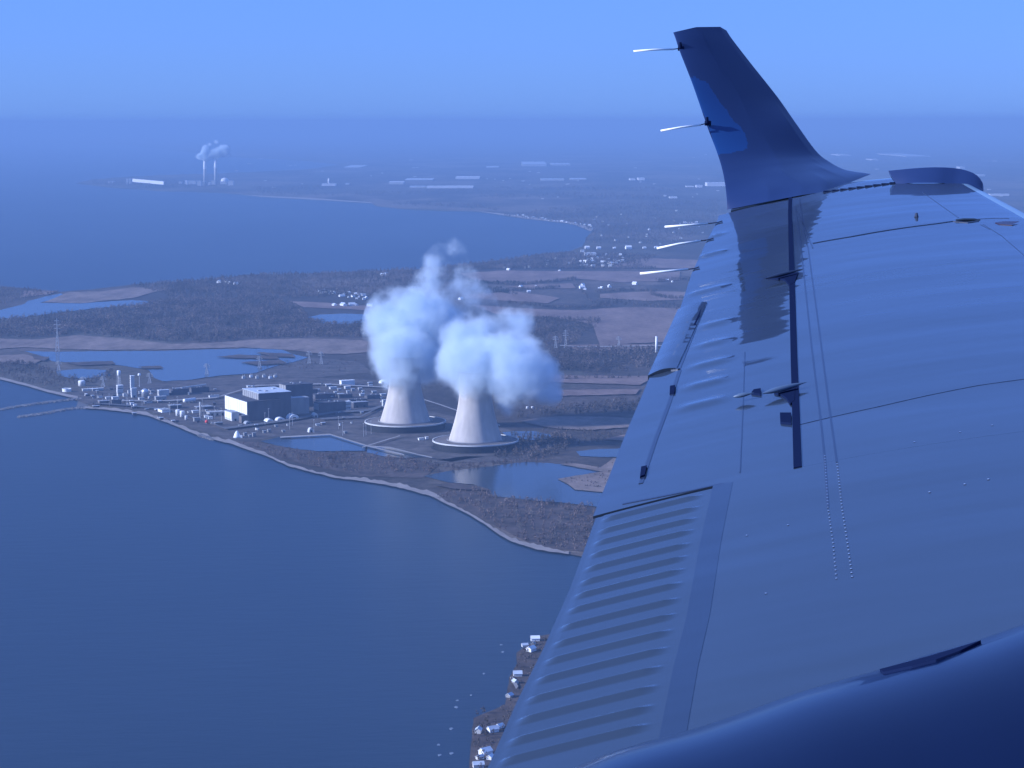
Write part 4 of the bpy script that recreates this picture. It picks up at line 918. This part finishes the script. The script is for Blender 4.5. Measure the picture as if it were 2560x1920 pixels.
plane = empty('airplane', (0.6, 3.0, H-.7), label='blue airplane wing with navy upturned winglet and dark engine nacelle', cat='airplane')
def wpart(mb_or, name, mat, parent=None, smooth=False):
    off = Vector((0.6, 3.0, H-.7))
    mb_or.v = [tuple(Vector(v)-off) for v in mb_or.v]
    return mb_or.build(name, mat, parent or plane, smooth)
def lerp_poly(pts, y):     # pts: list of (x, y) with y decreasing along the list -> x at y
    pts = sorted(pts, key=lambda q_: q_[1])
    if y <= pts[0][1]: a, b_ = pts[0], pts[1]
    elif y >= pts[-1][1]: a, b_ = pts[-2], pts[-1]
    else:
        for a, b_ in zip(pts[:-1], pts[1:]):
            if a[1] <= y <= b_[1]: break
    return a[0]+(b_[0]-a[0])*(y-a[1])/(b_[1]-a[1]+1e-9)
def skin(rows, xl, xr, nx, zf, thick=.02, tf=None):
    """closed panel: top follows zf(x, y), underside thick below"""
    m = MB(); v = []; f = []; ny = len(rows)
    for side in (0, 1):
        for y in rows:
            a, b_ = xl(y), xr(y)
            for k in range(nx+1):
                u = k/nx; x = a+(b_-a)*u
                z = zf(x, y)
                if side: z -= (tf(u) if tf else thick)
                v.append(P3(x, y, z))
    N = ny*(nx+1)
    for i in range(ny-1):
        for k in range(nx):
            q_ = (i*(nx+1)+k, i*(nx+1)+k+1, (i+1)*(nx+1)+k+1, (i+1)*(nx+1)+k)
            f.append(q_); f.append(tuple(j+N for j in q_[::-1]))
    for i in range(ny-1):
        for k in (0, nx):
            a = i*(nx+1)+k; b_ = (i+1)*(nx+1)+k; f.append((a, b_, b_+N, a+N) if k == 0 else (b_, a, a+N, b_+N))
    for i in (0, ny-1):
        for k in range(nx):
            a = i*(nx+1)+k; f.append((a+1, a, a+N, a+1+N) if i == 0 else (a, a+1, a+1+N, a+N))
    return m.add(v, f)
def lin(a, b_, n): return [a+(b_-a)*i/n for i in range(n+1)]
hinge = [wxy(1972, 500), wxy(1971, 531), wxy(1974, 700), wxy(1978, 900), wxy(1981, 1000), wxy(1985, 1153)]
hingeR = [(x+.0075*(1 if y > 5 else 1.4), y) for x, y in hinge]
flapin = [wxy(1807, 1209), wxy(1775, 1360), wxy(1745, 1540), wxy(1713, 1671), wxy(1670, 1900)]
y_seam = wxy(1807, 1209)[1]; y_tip = 6.22
# main panel: outboard part right of the hinge strip, inboard part right of the flap
mp = skin(lin(y_seam, y_tip, 40), lambda y: lerp_poly(hingeR, y), lambda y: xLE(y), 44, wz, tf=lambda u: .03+.09*math.sin(math.pi*min(1, .25+u*.75)))
mp2 = skin(lin(1.0, y_seam-.0005, 30), lambda y: lerp_poly(flapin, y), lambda y: xLE(y), 44, wz, tf=lambda u: .05+.12*math.sin(math.pi*min(1, .25+u*.75)))
mp.add(mp2.v, mp2.f)
wp = wpart(mp, 'wing_panel', M['wing'], smooth=False)
def shade(o, ang=25):
    for p in o.data.polygons: p.use_smooth = True
    md = None
    o.data.set_sharp_from_angle(angle=R(ang))
shade(wp)
# tip cap beyond the dotted seam
def tipz(x, y): return wz(x, min(y, 6.5))
tip = skin(lin(y_tip+.002, 6.44, 8), lambda y: xTE(y)+.03, lambda y: xLE(y)-.0-max(0, (y-6.2))*.5, 40, lambda x, y: wz(x, y)-max(0, y-6.3)**2*1.2, tf=lambda u: .07)
shade(wpart(tip, 'wing_tip_cap', M['wing'], smooth=True))
# leading edge boot
bt = skin(lin(1.0, 6.2, 40), lambda y: xLE(y)-.055, lambda y: xLE(y)+.012, 8, lambda x, y: -1.0+.119*y+(.128)*(xLE(y)-xTE(y))+.000-(max(0, x-xLE(y)+.035)/.047)**2*.035, tf=lambda u: .03)
shade(wpart(bt, 'leading_edge_boot', M['boot'], smooth=True))
# aileron
te_ail = [wxy(*q_) for q_ in ((1800, 520), (1794, 548), (1762, 611), (1729, 682), (1699, 773), (1625, 938), (1560, 1092), (1526, 1180), (1488, 1274))]
def zf_ail(x, y):
    z = wz(x, y)-.002
    for (ry, rx0, rx1) in RIBS:
        if rx0 < x < rx1:
            wnd = min(1, (x-rx0)/.03, (rx1-x)/.03); z += .0035*wnd*math.exp(-((y-ry)/.022)**2)
    return z
RIBS = []
for a, b_ in (((1708, 735), (1834, 712)), ((1735, 640), (1830, 625)), ((1760, 590), (1825, 583)), ((1737, 815), (1840, 798)), ((1728, 866), (1838, 845)), ((1712, 920), (1838, 892)), ((1695, 965), (1834, 948)), ((1680, 1018), (1830, 997))):
    p, q_ = wxy(*a), wxy(*b_); RIBS.append(((p[1]+q_[1])/2, p[0], q_[0]))
al = skin(lin(y_seam+.004, 6.2, 220), lambda y: lerp_poly(te_ail, y), lambda y: lerp_poly(hinge, y)-.001, 36, zf_ail, tf=lambda u: .004+.03*u)
ail = wpart(al, 'aileron', M['wing'], smooth=True); shade(ail, 40)
# dark hinge strip in the gap
st = skin(lin(y_seam, y_tip, 30), lambda y: lerp_poly(hinge, y)-.001, lambda y: lerp_poly(hingeR, y)+.001, 1, lambda x, y: wz(x, y)+.0016, .006)
wpart(st, 'aileron_gap', M['gap'])
# flap with its beads
bead_px = [(760, 262), (735, 330), (700, 398), (670, 468), (640, 545), (605, 622), (575, 697), (540, 778), (500, 872), (460, 965), (420, 1060), (380, 1162), (335, 1270), (285, 1384), (240, 1500), (190, 1612)]
bead_y = [wxy(1160+X/2.241, 1180+Y/2.241)[1] for X, Y in bead_px]
bead_y += [bead_y[-1]-.094, bead_y[-1]-.188]
te_fl = [wxy(*q_) for q_ in ((1495, 1262), (1490, 1287), (1428, 1457), (1361, 1608), (1294, 1742), (1227, 1894), (1150, 2060))]
def zf_flap(x, y):
    z = wz(x, y)-.003; x0 = lerp_poly(te_fl, y)+.014; x1 = lerp_poly(flapin, y)-.03
    if x0 < x < x1:
        wnd = min(1, (x1-x)/.02, (x-x0)/.012)
        for yb in bead_y:
            dd = (y-yb)
            if abs(dd) < .035: z += wnd*.0040*max(0, min(1, (dd+.019)/.019 if dd < 0 else (.007-dd)/.007))
    if x < x0: z -= .001
    return z
fl = skin(lin(1.9, y_seam-.004, 620), lambda y: lerp_poly(te_fl, y), lambda y: lerp_poly(flapin, y)+.006, 40, zf_flap, tf=lambda u: .004+.04*u)
flap = wpart(fl, 'flap', M['wing'], smooth=True); shade(flap, 50)
def strip_on(pts, w_, lift, name, mat, parent=None, along=True):
    """thin flush strip following the surface through frame points"""
    P = [wpt(x, y, lift) for x, y in pts]; m = MB(); Q = []
    for a, b_ in zip(P[:-1], P[1:]):
        n = max(2, int((b_-a).length/.06))
        for i in range(n): Q.append(a.lerp(b_, i/n))
    Q.append(P[-1]); v = []
    for i, p in enumerate(Q):
        d = (Q[min(i+1, len(Q)-1)]-Q[max(i-1, 0)]); s_ = Vector((d.y, -d.x, 0)).normalized()*w_/2
        for sg in (-1, 1):
            x, y = p.x+s_.x*sg, p.y+s_.y*sg; v.append(P3(x, y, wz(x, y)+lift))
    n = len(Q); v += [Vector(q_)-Vector((0, 0, .0035+lift)) for q_ in v]
    f = []
    for i in range(n-1):
        a = 2*i; N = 2*n
        f += [(a, a+1, a+3, a+2), (a+N, a+2+N, a+3+N, a+1+N), (a, a+2, a+2+N, a+N), (a+1, a+1+N, a+3+N, a+3)]
    m.add(v, f); return wpart(m, name, mat, parent)
SEAMS = [([(1994, 1062), (2074, 1043), (2196, 1016), (2319, 988), (2445, 963), (2600, 942)], .002), ([(1988, 518), (2003, 623), (2028, 860), (2054, 1071), (2062, 1155), (2070, 1269)], .003),
         ([(1999, 497), (2011, 590), (2020, 619), (2043, 788), (2073, 1020), (2092, 1155)], .003), ([(2306, 480), (2396, 544)], .0018), ([(2458, 560), (2505, 590), (2580, 655)], .0015), ([(2451, 561), (2475, 573)], .0015),
         ([(1557, 1259), (1640, 1243), (1730, 1225), (1807, 1208)], .006), ([(1762, 767), (1730, 845), (1699, 923)], .003), ([(1862, 880), (1858, 1000), (1850, 1180)], .0015), ([(1995, 531), (2032, 620)], .003),
         ([(2447, 547), (2485, 545), (2523, 546)], .006)]
for p, w_ in SEAMS:
    ctl = p[0][0] < 1900
    strip_on(p, w_, -.0012 if ctl else .0006, 'panel_seam', M['line'], ail if ctl else None)
strip_on([(1807, 1209), (1775, 1360), (1745, 1540), (1713, 1671), (1670, 1900)], .03, .0005, 'flap_joint_strip', M['joint'])
strip_on([(2408, 471), (2450, 492), (2500, 519), (2580, 561)], .004, .0008, 'boot_edge', M['line'])
strip_on([(2032, 607), (2129, 590), (2190, 579), (2255, 569), (2340, 558), (2382, 552), (2420, 556), (2445, 552)], .007, .0014, 'outer_seam', M['line'])
# rivets: rows of small domes
def rivets(pts, step, r, name='rivet_row'):
    P = [wpt(x, y) for x, y in pts]; m = MB()
    for a, b_ in zip(P[:-1], P[1:]):
        n = max(1, int((b_-a).length/step))
        for i in range(n):
            p = a.lerp(b_, i/n); z = wz(p.x, p.y); k = len(m.v)
            ring = [P3(p.x+r*math.cos(t*1.047), p.y+r*math.sin(t*1.047), z+.0006) for t in range(6)]
            m.add(ring+[P3(p.x, p.y, z+r*.75)], [(t, (t+1) % 6, 6) for t in range(6)])
    o = wpart(m, name, M['rivet'], wp); o['kind'] = 'stuff'; return o
rivets([(2062, 1140), (2070, 1269), (2083, 1358), (2092, 1457)], .016, .0018)
rivets([(2093, 1160), (2105, 1269), (2119, 1358), (2132, 1452)], .016, .0019)
rivets([(2324, 1231), (2412, 1211), (2530, 1187)], .036, .0022)
rivets([(1867, 1339), (1970, 1313), (2040, 1297)], .05, .0018); rivets([(1915, 1484), (2058, 1449)], .05, .0018)
rivets([(2286, 1105), (2400, 1080), (2560, 1048)], .045, .0018)
# trim tab, recesses and brackets
tt = [wxy(*q_) for q_ in ((1699, 773), (1625, 938))]; 
tab = skin(lin(tt[1][1], tt[0][1], 20), lambda y: lerp_poly(te_ail, y)-.004, lambda y: lerp_poly([wxy(1762, 767), wxy(1690, 923)], y), 14,
           lambda x, y: wz(x, y)+.005*math.sin(math.pi*min(1, max(0, (x-lerp_poly(te_ail, y)+.004)/(lerp_poly([wxy(1762, 767), wxy(1690, 923)], y)-lerp_poly(te_ail, y)+.004))))+.0005, .012)
shade(wpart(tab, 'trim_tab', M['wing'], ail, smooth=True), 40)
def dark_plate(px, name, mat, parent, lift=.004):
    P = [wpt(x, y, lift) for x, y in px]; m = MB(); n = len(P)
    m.add(P+[p-Vector((0, 0, lift+.004)) for p in P], [tuple(range(n)), tuple(range(n, 2*n))[::-1]]+[(k, k+n, (k+1) % n+n, (k+1) % n) for k in range(n)])
    return wpart(m, name, mat, parent)
dark_plate([(1735, 772), (1754, 768), (1748, 790), (1738, 812), (1727, 814), (1729, 790)], 'hinge_recess', M['gap'], ail, .002)
dark_plate([(1675, 964), (1688, 962), (1686, 980), (1674, 982)], 'hinge_recess', M['gap'], ail, .002)
dark_plate([(1603, 1166), (1617, 1163), (1612, 1186), (1600, 1190)], 'hinge_recess', M['gap'], ail, .002)
strip_on([(1699, 925), (1672, 1010), (1640, 1095), (1602, 1208)], .007, -.0012, 'tab_hinge_line', M['line'], ail)
strip_on([(1625, 938), (1660, 925), (1697, 921)], .006, .000, 'tab_gap', M['line'], ail)
dark_plate([(1950, 1031), (1978, 1031), (1978, 1057), (1951, 1054)], 'hinge_pad', M['gap'], ail, .002)
def fairing(a, b_, r, name, mat, lift=.01):
    A, B = wpt(*a, lift), wpt(*b_, lift); m = MB(); n = 10; k = 10; v = []; f = []
    ax = (B-A); up = Vector((0, 0, 1)); sd = ax.cross(up).normalized()
    for i in range(n+1):
        t = i/n; rr = r*max(.03, math.sin(math.pi*min(1, max(0, t))**.8)); c = A.lerp(B, t)
        for j in range(k):
            th = 2*math.pi*j/k; v.append(c+sd*rr*math.cos(th)+up*rr*.9*math.sin(th))
    for i in range(n):
        for j in range(k): f.append((i*k+j, i*k+(j+1) % k, (i+1)*k+(j+1) % k, (i+1)*k+j))
    m.add(v, f); return wpart(m, name, mat, ail, True)
fairing((1905, 984), (2018, 955), .006, 'hinge_fairing', M['pod'])
fairing((1832, 992), (1885, 982), .0045, 'hinge_fairing', M['pod'])
fairing((1910, 697), (2010, 672), .005, 'hinge_fairing', M['line'])
dark_plate([(1884, 973), (1902, 970), (1902, 984), (1878, 981)], 'hinge_bolt', M['gap'], ail, .002)
dark_plate([(1935, 980), (1988, 966), (1986, 1000), (1976, 1008), (1966, 994), (1950, 984)], 'hinge_bracket', M['gap'], ail, .002)
dark_plate([(1915, 693), (1996, 680), (1986, 706), (1974, 712), (1962, 698), (1940, 695)], 'hinge_bracket', M['gap'], ail, .002)
# small fittings on the skin
m = MB(); c0 = wpt(2420, 552); m.tube([c0+Vector((-.03, 0, .0)), c0+Vector((-.01, 0, .003)), c0+Vector((.015, 0, .003)), c0+Vector((.03, 0, .0))], .004, 8, .003); wpart(m, 'seam_fitting', M['wing'])
m = MB(); c0 = wpt(2291, 542); m.tube([c0, c0+Vector((0, 0, .010))], .006, 8, .003); wpart(m, 'drain_cap', M['line'])
dark_plate([(2488, 556), (2510, 553), (2545, 553), (2590, 556), (2560, 560), (2530, 562), (2500, 560)], 'landing_light_lens', paint('reddish_lens', (.035, .02, .035), .3, .1), plane, .002)
m = MB()
for i in range(9):
    t = i/8; c0 = wpt(2068+t*166, 479.5-t*21.5); m.add([c0+Vector((.012*a, .006*b_, .003*c_)) for a, b_, c_ in ((-1, -1, 0), (1, -1, 0), (1, 1, 0), (-1, 1, 0), (-.8, -.8, 1), (.8, -.8, 1), (.8, .8, 1), (-.8, .8, 1))],
        [(0, 3, 2, 1), (4, 5, 6, 7), (0, 1, 5, 4), (1, 2, 6, 5), (2, 3, 7, 6), (3, 0, 4, 7)])
o = wpart(m, 'tip_screws', M['gap']); o['kind'] = 'stuff'
strip_on([(2060, 481), (2150, 469), (2236, 458)], .004, .0012, 'tip_seam', M['line'])
# winglet
RW = [([(1818, 524), (1920, 503), (2000, 488), (2053, 480), (2110, 462), (2178, 435)], [6.25, 6.22, 6.21, 6.22, 6.30, 6.45]),
      ([(1817, 498), (1920, 474), (2000, 460), (2060, 450), (2110, 443), (2165, 433)], [6.27, 6.26, 6.27, 6.30, 6.36, 6.45]),
      ([(1813, 462), (1960, 432), (2060, 422), (2112, 424)], [6.31, 6.34, 6.40, 6.45]),
      ([(1806, 425), (1950, 408), (2040, 402), (2071, 403)], [6.36, 6.40, 6.46, 6.49]),
      ([(1793, 382), (1930, 377), (2020, 375), (2039, 376)], [6.41, 6.45, 6.50, 6.52]),
      ([(1768, 316), (1880, 310), (1970, 305), (1989, 307)], [6.46, 6.50, 6.54, 6.56]),
      ([(1732, 212), (1840, 225), (1925, 240), (1944, 243)], [6.52, 6.56, 6.60, 6.61]),
      ([(1700, 130), (1780, 138), (1860, 152), (1876, 157)], [6.57, 6.60, 6.64, 6.65]),
      ([(1689, 97), (1760, 92), (1815, 94), (1832, 100)], [6.59, 6.62, 6.66, 6.67]),
      ([(1683, 81), (1740, 68), (1800, 67), (1816, 76)], [6.60, 6.63, 6.67, 6.68])]
def samp(poly, ys, u):
    L = [0]
    for a, b_ in zip(poly[:-1], poly[1:]): L.append(L[-1]+math.dist(a, b_))
    t = u*L[-1]
    for i in range(len(poly)-1):
        if t <= L[i+1]+1e-6: break
    k = (t-L[i])/(L[i+1]-L[i]); return (poly[i][0]+(poly[i+1][0]-poly[i][0])*k, poly[i][1]+(poly[i+1][1]-poly[i][1])*k, ys[i]+(ys[i+1]-ys[i])*k)
NU = 96; rows = []
def catm(a, b_, c, d, t): return .5*((2*b_)+(-a+c)*t+(2*a-5*b_+4*c-d)*t*t+(-a+3*b_-3*c+d)*t**3)
base = [[samp(p, y, k/NU) for k in range(NU+1)] for p, y in RW]
for i in range(len(base)-1):
    for s_ in range(20):
        t = s_/20; g = lambda j: base[max(0, min(len(base)-1, j))]
        rows.append([tuple(catm(g(i-1)[k][q_], g(i)[k][q_], g(i+1)[k][q_], g(i+2)[k][q_], t) for q_ in range(3)) for k in range(NU+1)])
rows.append(base[-1])
m = MB(); v = []; f = []
for side in (0, 1):
    for r_ in rows:
        for k, (x, y, d) in enumerate(r_):
            u = k/NU; th = .022*math.sin(math.pi*u**.7)+.0015
            v.append(at_depth(x, y, d)+Vector((0, (-th*.5 if side == 0 else th), (0 if side == 0 else -.0))))
N = len(rows)*(NU+1)
for i in range(len(rows)-1):
    for k in range(NU):
        q_ = (i*(NU+1)+k, i*(NU+1)+k+1, (i+1)*(NU+1)+k+1, (i+1)*(NU+1)+k); f.append(q_[::-1] if False else q_); f.append(tuple(j+N for j in q_[::-1]))
for i in range(len(rows)-1):
    for k in (0, NU):
        a = i*(NU+1)+k; b_ = a+NU+1; f.append((a, b_, b_+N, a+N) if k == 0 else (b_, a, a+N, b_+N))
for i in (0, len(rows)-1):
    for k in range(NU): a = i*(NU+1)+k; f.append((a, a+N, a+1+N, a+1) if i == 0 else (a+1, a+1+N, a+N, a))
m.add(v, f); wl = wpart(m, 'winglet', M['navy'], smooth=True); shade(wl, 45)
# reflection painted as a bluer patch on the inner face behind the quarter chord
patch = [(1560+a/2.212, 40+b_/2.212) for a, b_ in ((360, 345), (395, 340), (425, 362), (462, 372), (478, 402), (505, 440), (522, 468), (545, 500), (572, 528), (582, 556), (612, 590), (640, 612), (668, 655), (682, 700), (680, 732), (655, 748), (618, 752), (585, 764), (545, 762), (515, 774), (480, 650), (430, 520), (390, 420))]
wl.data.materials.append(M['navyreflect']); nf = len(rows)-1
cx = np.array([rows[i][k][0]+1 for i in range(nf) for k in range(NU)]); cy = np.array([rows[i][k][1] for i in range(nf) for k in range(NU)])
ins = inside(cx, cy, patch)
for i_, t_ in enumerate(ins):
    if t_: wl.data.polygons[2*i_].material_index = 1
# tip fin at the leading edge
top = [(2222, 427), (2250, 424), (2281, 421), (2310, 419), (2338, 418), (2362, 418.5), (2384, 420), (2404, 423), (2419, 427), (2432, 432), (2442, 438), (2450, 446), (2456, 456), (2459, 466), (2459, 474)]
bot = [(2241, 461), (2262, 459), (2285, 457), (2310, 457), (2335, 457), (2358, 458), (2378, 460), (2393, 463), (2405, 467), (2415, 471), (2424, 475), (2432, 478), (2440, 480), (2448, 480), (2458, 478)]
m = MB(); v = []; n = len(top); f = []
def FD(b_): return wpt(min(b_[0], 2380), 459).y-.05*max(0, (b_[0]-2380)/80)
for side in (0, 1):
    for a, b_ in zip(top, bot):
        for t in (0, .25, .5, .75, 1):
            x = b_[0]+(a[0]-b_[0])*t; y = b_[1]+(a[1]-b_[1])*t
            v.append(at_depth(x, y, FD(b_)+.03*t)+Vector((0, .028*side*math.sin(math.pi*(.12+.8*t)), 0)))
for i in range(n-1):
    for k in range(4):
        q_ = (i*5+k, (i+1)*5+k, (i+1)*5+k+1, i*5+k+1); f.append(q_); f.append(tuple(j+n*5 for j in q_[::-1]))
    for k in (0, 4): a = i*5+k; b_ = a+5; f.append((a, a+n*5, b_+n*5, b_) if k == 0 else (b_, b_+n*5, a+n*5, a))
for i in (0, n-1):
    for k in range(4): a = i*5+k; f.append((a, a+1, a+1+n*5, a+n*5))
m.add(v, f); shade(wpart(m, 'tip_fin', M['navy'], smooth=True), 50)
# static wicks
def wick(a, b_, depth, parent, fit=None):
    A, B = at_depth(*a, depth-.01), at_depth(*b_, depth); mid = A.lerp(B, .5)+Vector((0, 0, .0015))
    m = MB(); m.tube([A, mid, B], .0027, 8); o = wpart(m, 'static_wick', M['wick'], parent, True)
    if fit:
        C_ = at_depth(*fit, depth+.01); m = MB(); m.tube([B, C_], .0016, 6); m.tube([C_+Vector((-.006, 0, 0)), C_+Vector((.012, 0, 0))], .007, 8)
        m.tube([C_+Vector((0, -.004, 0)), C_+Vector((0, -.004, .018))], .006, 8, .004); wpart(m, 'wick_mount', M['gap'], parent)
wick((1584, 128), (1684, 123), 6.57, wl, (1700, 121)); wick((1652, 327), (1752, 312), 6.44, wl, (1767, 308))
for a, b_, c_ in (((1662, 567), (1770, 559), (1794, 556)), ((1642, 621), (1752, 602), (1772, 599)), ((1600, 684), (1721, 673), (1736, 671))):
    A, B = at_depth(*a, wxy(*c_)[1]), at_depth(*b_, wxy(*c_)[1]); m = MB(); m.tube([A, A.lerp(B, .5)+Vector((0, 0, .002 if a[1] == 621 else 0)), B], .0027, 8); wpart(m, 'static_wick', M['wick'], ail, True)
    m = MB(); m.tube([B, at_depth(*c_, wxy(*c_)[1]), at_depth(c_[0]+12, c_[1]-2, wxy(*c_)[1])+Vector((0, 0, .002))], .0018, 6); wpart(m, 'wick_mount', M['line'], ail)
# nacelle
ridge = [(1100, 2020), (1250, 1978), (1428, 1922), (1517, 1885), (1606, 1857), (1740, 1821), (1860, 1781), (1994, 1733), (2128, 1694), (2199, 1675), (2328, 1636), (2440, 1604), (2560, 1564), (2700, 1520), (2900, 1470)]
NC = .0; m = MB(); v = []; f = []; nseg = 72
YC, RY, RZ = 1.60, .42, .50
def nac_sec(px, py):
    d = ray(px, py); k = -d.z/d.y; zc = -k*YC+(-math.sqrt(RZ**2+k*k*RY**2)); 
    # tangent point
    s_ = math.sqrt(RZ**2+k*k*RY**2); yt = YC+RY*RY*k/s_
    return d.x/d.y*yt, zc
secs = [nac_sec(*q_) for q_ in ridge]
sx = []
for i in range(len(secs)-1):
    for t in (0, .25, .5, .75):
        g = lambda j: secs[max(0, min(len(secs)-1, j))]
        sx.append(tuple(catm(g(i-1)[q_], g(i)[q_], g(i+1)[q_], g(i+2)[q_], t) for q_ in (0, 1)))
sx.append(secs[-1])
for x, zc in sx:
    for k in range(nseg):
        a = 2*math.pi*k/nseg; v.append(P3(x, YC+RY*math.cos(a), zc+RZ*math.sin(a)))
for i in range(len(sx)-1):
    for k in range(nseg): k2 = (k+1) % nseg; f.append((i*nseg+k, i*nseg+k2, (i+1)*nseg+k2, (i+1)*nseg+k))
f.append(tuple(range(nseg))); f.append(tuple((len(sx)-1)*nseg+k for k in range(nseg))[::-1])
m.add(v, f); nac = wpart(m, 'nacelle', M['navyn'], smooth=True); shade(nac, 50)
# dark outlet scoop lying along the ridge
def nac_pt(px, py, lift):
    """point of the nacelle skin seen at this place"""
    d = ray(px, py); lo, best = 1.2, None
    y = 1.3
    while y < 2.4:
        x = d.x/d.y*y; z = d.z/d.y*y
        zc = sx[0][1]
        for a, b_ in zip(sx[:-1], sx[1:]):
            if a[0] <= x <= b_[0]: zc = a[1]+(b_[1]-a[1])*(x-a[0])/(b_[0]-a[0]); break
        if ((y-YC)/RY)**2+((z-zc)/RZ)**2 <= 1: break
        y += .002
    return P3(x, y, z)+(P3(x, y, z)-P3(x, YC, zc)).normalized()*lift
sc = [(2199, 1676), (2260, 1660), (2330, 1641), (2400, 1620), (2452, 1604), (2400, 1630), (2340, 1652), (2280, 1668), (2208, 1683)]
P = [nac_pt(x, y+3, .002) for x, y in sc]; m = MB(); n = len(P); m.add(P+[p-Vector((0, .004, .006)) for p in P], [tuple(range(n)), tuple(range(n, 2*n))[::-1]]+[(k, k+n, (k+1) % n+n, (k+1) % n) for k in range(n)])
wpart(m, 'outlet_slot', M['gap'], nac)
#ENDWING#
# ------------------------------------------------------------------ haze
hz = MB(); hz.box(-320000, 320000, -2900, 168000, -1.5, H+48)
hm = bpy.data.materials.new('haze_air'); hm.use_nodes = True; hn = hm.node_tree; hn.nodes.clear()
ho = hn.nodes.new('ShaderNodeOutputMaterial'); hv = hn.nodes.new('ShaderNodeVolumePrincipled')
hv.inputs['Color'].default_value = (.24, .39, .62, 1); hv.inputs['Density'].default_value = 6.4e-5; hv.inputs['Anisotropy'].default_value = 0.0
hn.links.new(hv.outputs[0], ho.inputs['Volume'])
haze = hz.build('haze', hm); tag(haze, 'blue winter haze over the whole view', 'haze', kind='stuff')

# labels by place in their row, left to right
ORD = ['first', 'second', 'third', 'fourth', 'fifth', 'sixth', 'seventh', 'eighth', 'ninth', 'tenth', 'eleventh', 'twelfth', 'thirteenth', 'fourteenth', 'fifteenth', 'sixteenth', 'seventeenth']
for g, l in (('transformers behind the halls', 'pale transformer, %s from the left in the row behind the halls'), ('white buildings along the village road', 'white roadside building, %s from the left along the village road'),
             ('farmhouses in the fields', 'white farmhouse alone in the fields, %s counted from the left'), ('farm buildings beyond the pond', 'pale farm building, %s from the left beyond the pond'),
             ('sheds in the yard behind the halls', 'low pale yard shed, %s counted from the left of the yard'), ('dark warehouses in the yard', 'low dark yard warehouse, %s counted from the left'),
             ('grey site huts', 'small grey site hut, %s counted from the left'), ('ice pieces off the near shore', 'small pale ice piece, %s counted from the left')):
    m_ = [o for o in COL.objects if o.get('group') == g and o.get('category')]
    m_.sort(key=lambda o: o.location.x/o.location.y)
    for i, o in enumerate(m_): o['label'] = l % ORD[i]
